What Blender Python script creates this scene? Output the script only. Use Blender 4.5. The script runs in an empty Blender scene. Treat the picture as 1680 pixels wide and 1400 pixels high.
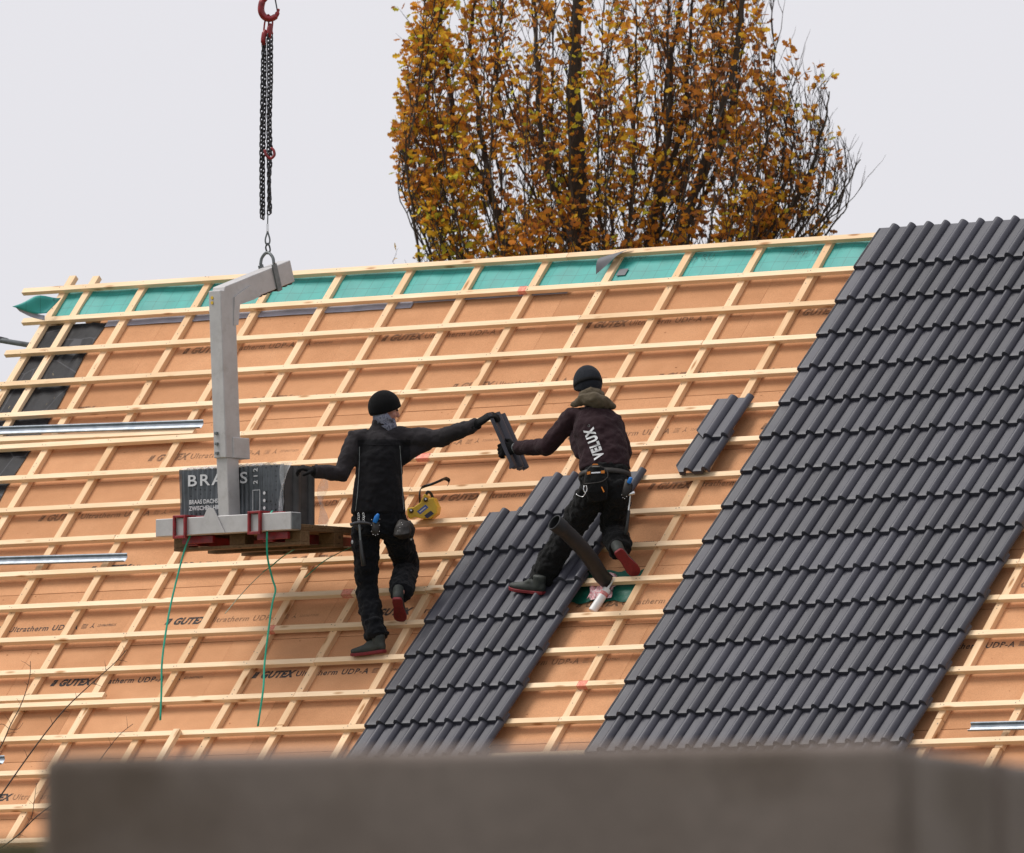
import bpy, bmesh, math, random
from mathutils import Vector, Matrix, Quaternion
from mathutils.bvhtree import BVHTree
import numpy as np
random.seed(11)
SC = bpy.context.scene
COL = SC.collection
PI = math.pi

# ------------------------------------------------------------------ camera
CAM_H = 1.6
F = 21000.0                       # focal length in pixels of the 1680 px wide photograph
PITCH = 0.06977952
cam = bpy.data.cameras.new('camera')
camo = bpy.data.objects.new('camera', cam); COL.objects.link(camo)
camo.location = (0, 0, CAM_H)
camo.rotation_euler = (PI/2 + PITCH, 0, 0)
cam.sensor_fit = 'HORIZONTAL'; cam.sensor_width = 36.0
cam.lens = F/1680*36
cam.clip_start = 0.5; cam.clip_end = 3000
cam.dof.use_dof = True; cam.dof.focus_distance = 89.0; cam.dof.aperture_fstop = 6.8
SC.camera = camo

# ------------------------------------------------------------------ world, sun, exposure
SUN = Vector((-0.50, 0.06, 0.87)).normalized()
w = bpy.data.worlds.new('World'); SC.world = w; w.use_nodes = True
nt = w.node_tree; nt.nodes.clear()
out = nt.nodes.new('ShaderNodeOutputWorld')
bg = nt.nodes.new('ShaderNodeBackground'); bg.inputs[1].default_value = 0.1
sky = nt.nodes.new('ShaderNodeTexSky'); sky.sky_type = 'NISHITA'; sky.sun_disc = False
sky.sun_elevation = math.asin(SUN.z); sky.sun_rotation = math.atan2(SUN.x, SUN.y)
sky.dust_density = 4.0
hs = nt.nodes.new('ShaderNodeHueSaturation'); hs.inputs['Saturation'].default_value = 0.12
mx = nt.nodes.new('ShaderNodeMix'); mx.data_type = 'RGBA'; mx.inputs[0].default_value = 0.93
mx.inputs[7].default_value = (4.66, 4.62, 4.88, 1)      # closed overcast cloud layer
nt.links.new(sky.outputs[0], hs.inputs['Color'])
nt.links.new(hs.outputs[0], mx.inputs[6])
nt.links.new(mx.outputs[2], bg.inputs[0])
nt.links.new(bg.outputs[0], out.inputs[0])
sl = bpy.data.lights.new('sun', 'SUN'); sl.energy = 1.5; sl.angle = math.radians(27); sl.color = (1, 0.965, 0.91)
so = bpy.data.objects.new('sun', sl); COL.objects.link(so); so.location = (-30, 40, 60)
so.rotation_euler = SUN.to_track_quat('Z', 'Y').to_euler()
SC.view_settings.view_transform = 'Standard'; SC.view_settings.look = 'None'
SC.view_settings.exposure = 0.80; SC.view_settings.gamma = 1.0
SC.view_settings.use_curve_mapping = False

# ------------------------------------------------------------------ frame of the roof (u along the ridge, v up the slope, w outwards)
A_, P_ = -0.66660015, 0.85202958
RO = Vector((2.3673539, 89.36167516, 7.39384676 + CAM_H))
RU = Vector((math.cos(A_), math.sin(A_), 0))
RN = Vector((-math.sin(A_), math.cos(A_), 0))
RV = RN*math.cos(P_) + Vector((0, 0, math.sin(P_)))
RW = RU.cross(RV)
RM = Matrix((RU, RV, RW)).transposed().to_4x4()
def roof(u, v, w=0.0): return RO + RU*u + RV*v + RW*w
def ray(px, py):
    d = Vector(((px-840)/F, 1, (700-py)/F))
    c, s = math.cos(PITCH), math.sin(PITCH)
    return Vector((d.x, d.y*c - d.z*s, d.y*s + d.z*c))
CO = Vector((0, 0, CAM_H))
def at(px, py, dep):                       # the point seen at a pixel at a given distance
    r = ray(px, py); return CO + r*(dep/r.y)
def uvp(px, py, w=0.0):                    # roof coordinates below a pixel
    r = ray(px, py); q = RO + RW*w - CO
    P = CO + r*(q.dot(RW)/r.dot(RW)) - RO
    return P.dot(RU), P.dot(RV)
W_B, W_C, W_I = -0.084, -0.119, -0.159     # top of tile battens, counter battens, boards
GAUGE = 0.333

# ------------------------------------------------------------------ object helpers
WO = {}
def tag(o, label=None, cat=None, group=None, kind=None):
    if label: o['label'] = label
    if cat: o['category'] = cat
    if group: o['group'] = group
    if kind: o['kind'] = kind
    return o
def thing(name, loc, label, cat, group=None):
    o = bpy.data.objects.new(name, None); COL.objects.link(o); o.location = loc
    o.empty_display_size = 0.2; WO[o.name] = Vector(loc)
    return tag(o, label, cat, group)
def link(name, me, parent=None, M=None, mat=None):
    o = bpy.data.objects.new(name, me); COL.objects.link(o)
    if mat is not None and len(me.materials) == 0: me.materials.append(mat)
    base = Vector((0, 0, 0))
    if parent is not None:
        o.parent = parent; base = WO[parent.name]
    if M is not None:
        o.matrix_local = Matrix.Translation(-base) @ M
    else:
        o.location = -base
    WO[o.name] = Vector((0, 0, 0)) if M is None else None
    return o
class MB:
    def __init__(s): s.v = []; s.f = []; s.mi = []
    def add(s, v, f, mi=0):
        n = len(s.v); s.v += [tuple(x) for x in v]; s.f += [tuple(i+n for i in q) for q in f]; s.mi += [mi]*len(f)
        return s
    def box(s, c, hx, hy, hz, mi=0):       # centre and three half-axis vectors
        c = Vector(c); hx, hy, hz = Vector(hx), Vector(hy), Vector(hz)
        v = [c+hx*a+hy*b+hz*d for d in (-1, 1) for b in (-1, 1) for a in (-1, 1)]
        f = [(0, 2, 3, 1), (4, 5, 7, 6), (0, 1, 5, 4), (2, 6, 7, 3), (0, 4, 6, 2), (1, 3, 7, 5)]
        if hx.cross(hy).dot(hz) < 0: f = [q[::-1] for q in f]
        return s.add(v, f, mi)
    def abox(s, x0, x1, y0, y1, z0, z1, mi=0):
        return s.box(((x0+x1)/2, (y0+y1)/2, (z0+z1)/2), ((x1-x0)/2, 0, 0), (0, (y1-y0)/2, 0), (0, 0, (z1-z0)/2), mi)
    def loft(s, pts, rad, side=(1, 0, 0), n=12, cap=0.8, mi=0):
        pts = [Vector(p) for p in pts]; side = Vector(side)
        rad = [(r, r) if not isinstance(r, (tuple, list)) else r for r in rad]
        rings = []
        def frame(i):
            a = pts[max(i-1, 0)]; b = pts[min(i+1, len(pts)-1)]
            T = (b-a).normalized(); sx = side - T*side.dot(T)
            if sx.length < 1e-3: sx = T.orthogonal()
            sx.normalize(); return T, sx, T.cross(sx)
        def ring(c, a, b, sx, sy): rings.append([c + sx*(a*math.cos(2*PI*k/n)) + sy*(b*math.sin(2*PI*k/n)) for k in range(n)])
        T, sx, sy = frame(0); a, b = rad[0]; m = min(a, b)*cap
        if cap > 0:
            for o_, k in ((1, .05), (.87, .5), (.5, .87)): ring(pts[0]-T*m*o_, a*k, b*k, sx, sy)
        for i, p in enumerate(pts):
            T, sx, sy = frame(i); ring(p, rad[i][0], rad[i][1], sx, sy)
        T, sx, sy = frame(len(pts)-1); a, b = rad[-1]; m = min(a, b)*cap
        if cap > 0:
            for o_, k in ((.5, .87), (.87, .5), (1, .05)): ring(pts[-1]+T*m*o_, a*k, b*k, sx, sy)
        v = [q for r in rings for q in r]; f = []
        for i in range(len(rings)-1):
            for k in range(n): f.append((i*n+k, i*n+(k+1) % n, (i+1)*n+(k+1) % n, (i+1)*n+k))
        f.append(tuple(range(n))[::-1]); f.append(tuple((len(rings)-1)*n+k for k in range(n)))
        return s.add(v, f, mi)
    def tube(s, pts, r, n=8, mi=0):
        r = r if isinstance(r, (list, tuple)) else [r]*len(pts)
        return s.loft(pts, [(q, q) for q in r], side=(0.3, 0.5, 0.8), n=n, cap=0, mi=mi)
    def ell(s, c, ax, mi=0, n=14, m=9):    # ellipsoid: centre, three half-axis vectors
        c = Vector(c); ax = [Vector(a) for a in ax]
        v = [c - ax[2]]; f = []
        for j in range(1, m):
            t = PI*j/m
            for k in range(n):
                p = 2*PI*k/n
                v.append(c + ax[0]*(math.sin(t)*math.cos(p)) + ax[1]*(math.sin(t)*math.sin(p)) - ax[2]*math.cos(t))
        v.append(c + ax[2])
        for k in range(n): f.append((0, 1+(k+1) % n, 1+k))
        for j in range(m-2):
            for k in range(n):
                a = 1+j*n; f.append((a+k, a+(k+1) % n, a+n+(k+1) % n, a+n+k))
        a = 1+(m-2)*n
        for k in range(n): f.append((a+k, a+(k+1) % n, len(v)-1))
        return s.add(v, f, mi)
    def sheet(s, grid, mi=0):              # rows of points
        n = len(grid[0]); v = [p for r in grid for p in r]
        f = [(j*n+i, j*n+i+1, (j+1)*n+i+1, (j+1)*n+i) for j in range(len(grid)-1) for i in range(n-1)]
        return s.add(v, f, mi)
    def mesh(s, name, mats=(), smooth=False):
        me = bpy.data.meshes.new(name); me.from_pydata(s.v, [], s.f)
        for m in mats: me.materials.append(m)
        if any(s.mi): me.polygons.foreach_set('material_index', s.mi)
        if smooth: me.polygons.foreach_set('use_smooth', [True]*len(me.polygons))
        me.update(); return me
    def build(s, name, mats, parent=None, smooth=False, bevel=0.0, seg=2, solid=0.0):
        if not isinstance(mats, (list, tuple)): mats = [mats]
        o = link(name, s.mesh(name, mats, smooth), parent)
        if solid:
            m = o.modifiers.new('solid', 'SOLIDIFY'); m.thickness = solid; m.offset = 0
        if bevel:
            m = o.modifiers.new('bevel', 'BEVEL'); m.width = bevel; m.segments = seg; m.limit_method = 'ANGLE'
        return o
def recenter(o, base):                     # give a top-level mesh its origin at its base
    base = Vector(base); o.data.transform(Matrix.Translation(-base)); o.location = base; WO[o.name] = base; return o
def bake(o, name):                         # apply modifiers to a temporary object
    bpy.context.view_layer.update()
    dg = bpy.context.evaluated_depsgraph_get()
    me = bpy.data.meshes.new_from_object(o.evaluated_get(dg)); me.name = name
    old = o.data; bpy.data.objects.remove(o)
    if old.users == 0: (bpy.data.meshes if isinstance(old, bpy.types.Mesh) else bpy.data.curves).remove(old)
    return me
def blob(mb, name, mat, parent, voxel=0.009, smooth=6, wrinkle=0.0, wscale=0.07, wr2=0.0):
    o = bpy.data.objects.new('tmp', mb.mesh('tmp')); COL.objects.link(o)
    m = o.modifiers.new('r', 'REMESH'); m.mode = 'VOXEL'; m.voxel_size = voxel
    if smooth:
        m = o.modifiers.new('s', 'SMOOTH'); m.iterations = smooth; m.factor = 0.5
    for k, (st, sc) in enumerate(((wrinkle, wscale), (wr2, wscale*.4))):
        if st:
            t = bpy.data.textures.new('folds', 'CLOUDS'); t.noise_scale = sc; t.noise_depth = 1
            m = o.modifiers.new('d%d' % k, 'DISPLACE'); m.texture = t; m.strength = st; m.mid_level = 0.5; m.texture_coords = 'LOCAL'
    me = bake(o, name)
    me.polygons.foreach_set('use_smooth', [True]*len(me.polygons))
    return link(name, me, parent, None, mat)
_tx = {}
def text_mesh(txt, size, shear=0.0, bold=0.0, spacing=1.0, align='LEFT', ext=0.0):
    key = (txt, size, shear, bold, spacing, align, ext)
    if key in _tx: return _tx[key]
    c = bpy.data.curves.new('t', 'FONT'); c.body = txt; c.size = size; c.shear = shear; c.offset = bold
    c.space_character = spacing; c.align_x = align; c.resolution_u = 3; c.extrude = ext
    o = bpy.data.objects.new('t', c); COL.objects.link(o)
    me = bake(o, 'lettering')
    V = [v.co.copy() for v in me.vertices]; Fc = [tuple(p.vertices) for p in me.polygons]
    bpy.data.meshes.remove(me)
    _tx[key] = (V, Fc); return _tx[key]

# ------------------------------------------------------------------ materials
def newmat(name):
    m = bpy.data.materials.new(name); m.use_nodes = True; t = m.node_tree
    return m, t, t.nodes['Principled BSDF']
def N(t, kind, **kw):
    n = t.nodes.new(kind)
    for k, v in kw.items():
        if k.startswith('i_'): n.inputs[k[2:].replace('_', ' ')].default_value = v
        else: setattr(n, k, v)
    return n
def coords(t, obj=True, scale=(1, 1, 1), rnd=False):
    tc = N(t, 'ShaderNodeTexCoord'); mp = N(t, 'ShaderNodeMapping'); mp.inputs['Scale'].default_value = scale
    t.links.new(tc.outputs['Object'], mp.inputs['Vector'])
    if rnd:
        oi = N(t, 'ShaderNodeObjectInfo'); ml = N(t, 'ShaderNodeMath', operation='MULTIPLY'); ml.inputs[1].default_value = 61.7
        t.links.new(oi.outputs['Random'], ml.inputs[0]); t.links.new(ml.outputs[0], mp.inputs['Location'])
    return mp.outputs[0]
def ramp(t, fac, stops):
    r = N(t, 'ShaderNodeValToRGB'); e = r.color_ramp.elements
    while len(e) < len(stops): e.new(0.5)
    for k, (p, c) in enumerate(stops):
        e[k].position = p; e[k].color = (c[0], c[1], c[2], 1) if not isinstance(c, (int, float)) else (c, c, c, 1)
    t.links.new(fac, r.inputs[0]); return r.outputs[0]
def mixc(t, f, a, b, mode='MIX'):
    m = N(t, 'ShaderNodeMix', data_type='RGBA', blend_type=mode)
    for s, v in ((0, f), (6, a), (7, b)):
        if hasattr(v, 'links') or hasattr(v, 'is_output'): t.links.new(v, m.inputs[s])
        elif isinstance(v, (int, float)): m.inputs[s].default_value = v
        else: m.inputs[s].default_value = (v[0], v[1], v[2], 1)
    return m.outputs[2]
def noise(t, vec, scale, detail=3, rough=0.5):
    n = N(t, 'ShaderNodeTexNoise'); n.inputs['Scale'].default_value = scale; n.inputs['Detail'].default_value = detail
    n.inputs['Roughness'].default_value = rough; t.links.new(vec, n.inputs['Vector']); return n.outputs[0]
def bump(t, b, h, strength=0.3, dist=0.002):
    n = N(t, 'ShaderNodeBump'); n.inputs['Strength'].default_value = strength; n.inputs['Distance'].default_value = dist
    t.links.new(h, n.inputs['Height']); t.links.new(n.outputs[0], b.inputs['Normal'])
def plain(name, c1, c2=None, scale=20, rough=0.6, metal=0.0, bmp=0.0, bscale=None, bdist=0.002, spec=0.5, rnd=True, sc3=(1, 1, 1)):
    m, t, b = newmat(name); c2 = c2 or tuple(x*0.75 for x in c1)
    v = coords(t, scale=sc3, rnd=rnd); n = noise(t, v, scale, 4)
    t.links.new(ramp(t, n, [(0.3, c1), (0.7, c2)]), b.inputs['Base Color'])
    b.inputs['Roughness'].default_value = rough; b.inputs['Metallic'].default_value = metal; b.inputs['Specular IOR Level'].default_value = spec
    if bmp: bump(t, b, noise(t, v, bscale or scale*3, 3), bmp, bdist)
    return m
def wood(name, light, dark, knot, var=0.10):
    m, t, b = newmat(name)
    v = coords(t, scale=(1.2, 22, 22), rnd=True)
    g = noise(t, v, 3.0, 4, 0.6)
    base = ramp(t, g, [(0.25, dark), (0.5, tuple((a+c)/2 for a, c in zip(light, dark))), (0.72, light)])
    v2 = coords(t, scale=(3.0, 12, 12), rnd=True)
    vo = N(t, 'ShaderNodeTexVoronoi'); vo.inputs['Scale'].default_value = 1.0; t.links.new(v2, vo.inputs['Vector'])
    k = ramp(t, vo.outputs['Distance'], [(0.08, 1.0), (0.20, 0.0)])
    c = mixc(t, k, base, knot)
    oi = N(t, 'ShaderNodeObjectInfo')
    tone = ramp(t, oi.outputs['Random'], [(0.0, (1-var*1.6, 1-var*2.0, 1-var*2.6)), (0.5, (1-var*.4,)*3), (1.0, (1.0, 1.0, 1.0))])
    v3 = coords(t, scale=(1, 1, 1), rnd=True)
    st = ramp(t, noise(t, v3, 1.3, 3), [(0.35, (0.90, 0.86, 0.80)), (0.6, (1, 1, 1))])
    c = mixc(t, 1.0, mixc(t, 1.0, c, tone, 'MULTIPLY'), st, 'MULTIPLY')
    t.links.new(c, b.inputs['Base Color']); b.inputs['Roughness'].default_value = 0.7; b.inputs['Specular IOR Level'].default_value = 0.25
    bump(t, b, g, 0.25, 0.002); return m
M = {}
M['batten'] = wood('spruce_batten', (0.94, 0.735, 0.51), (0.86, 0.61, 0.385), (0.48, 0.25, 0.11))
M['counter'] = wood('spruce_counter_batten', (0.89, 0.645, 0.415), (0.79, 0.515, 0.295), (0.44, 0.22, 0.09))
M['pallet'] = wood('pallet_wood', (0.22, 0.135, 0.07), (0.11, 0.062, 0.03), (0.05, 0.03, 0.015), 0.2)
def board_mat():
    m, t, b = newmat('wood_fibre_board')
    v = coords(t, rnd=True)
    n1 = noise(t, v, 2.2, 5, 0.6); n2 = noise(t, v, 160, 3, 0.7)
    c = ramp(t, n1, [(0.3, (0.56, 0.285, 0.146)), (0.55, (0.61, 0.318, 0.166)), (0.75, (0.65, 0.350, 0.188))])
    f = ramp(t, n2, [(0.3, 0.80), (0.6, 1.05)])
    c = mixc(t, 1.0, c, f, 'MULTIPLY')
    oi = N(t, 'ShaderNodeObjectInfo')
    c = mixc(t, 1.0, c, ramp(t, oi.outputs['Random'], [(0, (0.90, 0.88, 0.86)), (1, (1.03, 1.03, 1.03))]), 'MULTIPLY')
    v4 = coords(t, scale=(.8, 1.6, 1), rnd=True)
    c = mixc(t, 1.0, c, ramp(t, noise(t, v4, 1.7, 5, .65), [(0.3, (.88, .86, .84)), (0.62, (1.03, 1.03, 1.03))]), 'MULTIPLY')
    # torn fibres and scuffs
    v2 = coords(t, scale=(2.2, 5, 3), rnd=True)
    s = ramp(t, noise(t, v2, 2.6, 5, 0.65), [(0.68, 0.0), (0.74, 0.55)])
    c = mixc(t, s, c, (0.50, 0.235, 0.105))
    t.links.new(c, b.inputs['Base Color']); b.inputs['Roughness'].default_value = 0.9; b.inputs['Specular IOR Level'].default_value = 0.1
    bump(t, b, n2, 0.5, 0.003); return m
M['board'] = board_mat()
def tile_mat():
    m, t, b = newmat('graphite_tile')
    v = coords(t, rnd=True)
    n = noise(t, v, 9, 4, 0.6); n2 = noise(t, v, 420, 2)
    c = ramp(t, n, [(0.3, (0.037, 0.037, 0.050)), (0.7, (0.051, 0.0505, 0.066))])
    oi = N(t, 'ShaderNodeObjectInfo')
    c = mixc(t, 1.0, c, ramp(t, oi.outputs['Random'], [(0, 0.78), (1, 1.18)]), 'MULTIPLY')
    v2 = coords(t, scale=(14, 2.0, 3), rnd=True)
    d = ramp(t, noise(t, v2, 2.0, 5, 0.7), [(0.60, 0.0), (0.80, 0.35)])
    c = mixc(t, d, c, (0.10, 0.097, 0.102))
    t.links.new(c, b.inputs['Base Color'])
    t.links.new(ramp(t, n, [(0.3, 0.40), (0.7, 0.54)]), b.inputs['Roughness'])
    b.inputs['Specular IOR Level'].default_value = 0.40
    bump(t, b, n2, 0.12, 0.001); return m
M['tile'] = tile_mat()
def ink_mat(name, col, lo, hi, maxa):
    m, t, b = newmat(name)
    b.inputs['Base Color'].default_value = (*col, 1); b.inputs['Roughness'].default_value = 0.9
    v = coords(t, rnd=True)
    a = ramp(t, noise(t, v, 45, 3, 0.7), [(lo, maxa), (hi, maxa*0.25)])
    t.links.new(a, b.inputs['Alpha']); return m
M['ink'] = ink_mat('stamp_ink', (0.028, 0.034, 0.04), 0.45, 0.75, 0.92)
M['ink_faint'] = ink_mat('faint_stamp_ink', (0.05, 0.045, 0.04), 0.35, 0.7, 0.6)
M['pinkpaint'] = ink_mat('red_marker_paint', (0.80, 0.07, 0.10), 0.30, 0.80, 0.50)
def membrane_mat(name, base, line, sp=(9.5, 9.5, 9.5)):
    m, t, b = newmat(name)
    v = coords(t, rnd=False)
    br = N(t, 'ShaderNodeTexBrick', offset=0.0); br.inputs['Scale'].default_value = sp[0]
    br.inputs['Brick Width'].default_value = 1.0; br.inputs['Row Height'].default_value = 1.0; br.inputs['Mortar Size'].default_value = 0.018
    br.inputs['Color1'].default_value = (*base, 1); br.inputs['Color2'].default_value = (*base, 1); br.inputs['Mortar'].default_value = (*line, 1)
    t.links.new(v, br.inputs['Vector'])
    n = noise(t, v, 5, 4)
    c = mixc(t, 1.0, br.outputs['Color'], ramp(t, n, [(0.3, 0.85), (0.7, 1.12)]), 'MULTIPLY')
    t.links.new(c, b.inputs['Base Color']); b.inputs['Roughness'].default_value = 0.55
    bump(t, b, n, 0.5, 0.012); return m
M['green'] = membrane_mat('green_membrane', (0.022, 0.30, 0.265), (0.010, 0.16, 0.145))
M['green_dark'] = plain('dark_green_membrane', (0.008, 0.13, 0.085), (0.006, 0.085, 0.06), 12, 0.45, bmp=.4, bdist=.01)
M['lilac'] = plain('pale_membrane_underside', (0.36, 0.36, 0.43), (0.27, 0.27, 0.33), 8, 0.6, bmp=.3, bdist=.01)
M['greyflap'] = plain('grey_membrane_underside', (0.13, 0.13, 0.145), (0.10, 0.10, 0.11), 8, 0.6)
def black_mem():
    m, t, b = newmat('black_membrane')
    v = coords(t); n = noise(t, v, 7, 5, 0.6)
    c = ramp(t, n, [(0.35, (0.012, 0.0115, 0.013)), (0.7, (0.028, 0.027, 0.030))])
    v2 = coords(t, scale=(5, 2, 5)); s = ramp(t, noise(t, v2, 3.2, 5, 0.7), [(0.66, 0.0), (0.71, 0.85)])
    c = mixc(t, s, c, (0.52, 0.40, 0.22))
    w_ = N(t, 'ShaderNodeTexVoronoi', feature='DISTANCE_TO_EDGE'); w_.inputs['Scale'].default_value = 2.6; t.links.new(v, w_.inputs['Vector'])
    c = mixc(t, ramp(t, w_.outputs[0], [(0.006, 0.22), (0.015, 0.0)]), c, (0.2, 0.2, 0.22))
    t.links.new(c, b.inputs['Base Color']); b.inputs['Roughness'].default_value = 0.6
    b.inputs['Specular IOR Level'].default_value = .2
    bump(t, b, noise(t, v, 16, 4), 0.5, 0.012); return m
M['blackmem'] = black_mem()
M['zinc'] = plain('galvanised_steel', (0.34, 0.37, 0.41), (0.22, 0.25, 0.285), 14, 0.42, metal=0.7)
def alu_mat():
    m, t, b = newmat('scuffed_aluminium')
    v = coords(t, scale=(1, 1, 1)); n = noise(t, v, 7, 6, 0.7); n2 = noise(t, v, 11, 5, 0.65)
    c = ramp(t, n, [(0.3, (0.41, 0.395, 0.39)), (0.7, (0.52, 0.505, 0.50))])
    s = ramp(t, n2, [(0.56, 0.0), (0.80, 0.45)]); c = mixc(t, s, c, (0.27, 0.245, 0.22))
    t.links.new(c, b.inputs['Base Color']); b.inputs['Metallic'].default_value = 0.25
    t.links.new(ramp(t, n, [(0.3, 0.42), (0.7, 0.62)]), b.inputs['Roughness']); return m
M['alu'] = alu_mat()
M['steel'] = plain('dark_steel', (0.09, 0.09, 0.095), (0.05, 0.05, 0.055), 40, 0.45, metal=0.8)
M['greysteel'] = plain('grey_zinc_yoke', (0.20, 0.22, 0.225), (0.14, 0.15, 0.155), 30, 0.5, metal=0.4)
M['red'] = plain('red_enamel', (0.30, 0.009, 0.015), (0.15, 0.008, 0.010), 25, 0.4, bmp=.15)
M['chain'] = plain('chain_steel', (0.06, 0.06, 0.066), (0.03, 0.03, 0.034), 60, 0.42, metal=0.6)
M['strap'] = plain('green_strap', (0.018, 0.40, 0.26), (0.012, 0.28, 0.18), 20, 0.4)
M['strap_pale'] = plain('pale_green_strap', (0.45, 0.55, 0.42), (0.35, 0.45, 0.33), 20, 0.4)
M['rubber'] = plain('black_hose', (0.014, 0.0155, 0.019), (0.010, 0.010, 0.0105), 18, 0.68, bmp=.4, bdist=.004)
M['white'] = plain('white_plastic', (0.78, 0.77, 0.76), (0.70, 0.69, 0.68), 8, 0.35)
def speckle():
    m, t, b = newmat('pink_speckled_collar')
    v = coords(t); n = noise(t, v, 70, 3, .7)
    t.links.new(ramp(t, n, [(0.42, (0.74, 0.60, 0.60)), (0.58, (0.62, 0.22, 0.25))]), b.inputs['Base Color'])
    b.inputs['Roughness'].default_value = .7; bump(t, b, n, .6, .004); return m
M['pink'] = speckle()
M['yellow'] = plain('yellow_plastic', (0.70, 0.46, 0.03), (0.60, 0.38, 0.025), 12, 0.4)
M['blacks'] = plain('black_plastic', (0.012, 0.012, 0.013), (0.02, 0.02, 0.02), 20, 0.45)
M['bluelab'] = plain('blue_label', (0.06, 0.13, 0.42), (0.05, 0.10, 0.34), 20, 0.4)
M['blueknife'] = plain('blue_plastic', (0.01, 0.19, 0.62), (0.01, 0.15, 0.5), 20, 0.35)
M['orange'] = plain('orange_webbing', (0.75, 0.24, 0.02), (0.6, 0.18, 0.015), 30, 0.6)
M['leather'] = plain('worn_leather', (0.020, 0.0150, 0.0115), (0.009, 0.007, 0.006), 30, 0.6, bmp=.3)
M['silver'] = plain('bright_steel', (0.75, 0.75, 0.76), (0.6, 0.6, 0.6), 30, 0.25, metal=1.0)
M['whitelab'] = plain('white_print', (0.62, 0.62, 0.63), (0.52, 0.52, 0.53), 60, 0.6)
def cloth(name, c1, c2, bs=600, rough=0.95, sheen=0.05):
    m, t, b = newmat(name); v = coords(t)
    n = noise(t, v, 6, 5, 0.6)
    t.links.new(ramp(t, n, [(0.3, c1), (0.7, c2)]), b.inputs['Base Color'])
    b.inputs['Roughness'].default_value = rough; b.inputs['Specular IOR Level'].default_value = 0.15
    b.inputs['Sheen Weight'].default_value = sheen; b.inputs['Sheen Roughness'].default_value = 0.6
    mx_ = mixc(t, 0.25, noise(t, v, 22, 4), noise(t, v, bs, 2))
    bump(t, b, mx_, 0.9, 0.012); return m
M['jacket_black'] = cloth('black_softshell', (0.0052, 0.0050, 0.0066), (0.0090, 0.0086, 0.0108))
M['jacket_yoke'] = cloth('brown_grey_softshell', (0.019, 0.0165, 0.0185), (0.031, 0.027, 0.030))
M['jacket_maroon'] = cloth('dark_maroon_softshell', (0.0200, 0.0080, 0.0108), (0.0290, 0.0130, 0.0168))
M['trouser'] = cloth('black_work_trousers', (0.0027, 0.0031, 0.0048), (0.0052, 0.0058, 0.0082))
M['trouser2'] = cloth('black_dusty_trousers', (0.0032, 0.0033, 0.0038), (0.0080, 0.0078, 0.0080))
M['wool'] = cloth('black_knit', (0.0028, 0.0028, 0.0034), (0.0048, 0.0048, 0.0055), 900, sheen=.03)
M['navy'] = cloth('navy_knit', (0.0095, 0.0115, 0.0175), (0.019, 0.0215, 0.028), 900)
M['hood'] = cloth('olive_brown_fleece', (0.085, 0.066, 0.042), (0.12, 0.094, 0.062), 500)
M['glove'] = cloth('black_work_glove', (0.0028, 0.0028, 0.0032), (0.0060, 0.0060, 0.0065), 400)
M['shoe'] = plain('grey_green_shoe', (0.038, 0.043, 0.036), (0.018, 0.021, 0.020), 25, 0.7, bmp=.3)
M['sole'] = plain('red_rubber_sole', (0.20, 0.008, 0.014), (0.13, 0.006, 0.01), 40, 0.7, bmp=.5, bscale=260)
M['piping'] = plain('reflective_piping', (0.22, 0.24, 0.24), (0.16, 0.17, 0.17), 40, 0.4)
def skin_mat():
    m, t, b = newmat('skin'); v = coords(t); n = noise(t, v, 30, 3)
    t.links.new(ramp(t, n, [(0.3, (0.50, 0.25, 0.20)), (0.7, (0.42, 0.19, 0.15))]), b.inputs['Base Color'])
    b.inputs['Roughness'].default_value = .5; b.inputs['Subsurface Weight'].default_value = .1; b.inputs['Subsurface Radius'].default_value = (.01, .004, .002)
    return m
M['skin'] = skin_mat()
def gaiter_mat():
    m, t, b = newmat('patterned_scarf'); v = coords(t)
    vo = N(t, 'ShaderNodeTexVoronoi'); vo.inputs['Scale'].default_value = 55; t.links.new(v, vo.inputs['Vector'])
    t.links.new(ramp(t, vo.outputs['Distance'], [(0.38, (0.20, 0.21, 0.28)), (0.46, (0.025, 0.028, 0.06)), (0.55, (0.22, 0.23, 0.30))]), b.inputs['Base Color'])
    b.inputs['Roughness'].default_value = .9; return m
M['gaiter'] = gaiter_mat()
def film_mat(name, col, alpha, dots=False, rough=.25):
    m, t, b = newmat(name); v = coords(t)
    b.inputs['Base Color'].default_value = (*col, 1); b.inputs['Roughness'].default_value = rough
    n = noise(t, v, 12, 4)
    a = ramp(t, n, [(0.35, max(alpha-.12, 0)), (0.7, min(alpha+.12, 1))])
    if dots:
        v2 = coords(t, scale=(22, 22, 22))
        vo = N(t, 'ShaderNodeTexVoronoi', feature='F1'); vo.inputs['Scale'].default_value = 1.35; vo.inputs['Randomness'].default_value = .35; t.links.new(v2, vo.inputs['Vector'])
        c = mixc(t, ramp(t, vo.outputs['Distance'], [(0.16, 1.0), (0.24, 0.0)]), col, (0.02, 0.022, 0.026)); t.links.new(c, b.inputs['Base Color'])
    t.links.new(a, b.inputs['Alpha']); bump(t, b, n, .5, .01); return m
M['film'] = film_mat('printed_shrink_film', (0.085, 0.096, 0.108), 0.88, True, 0.30)
M['clearfilm'] = film_mat('clear_film', (0.80, 0.80, 0.82), 0.34)
M['tile_raw'] = plain('tile_face', (0.075, 0.073, 0.074), (0.048, 0.047, 0.048), 14, 0.6)
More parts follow.
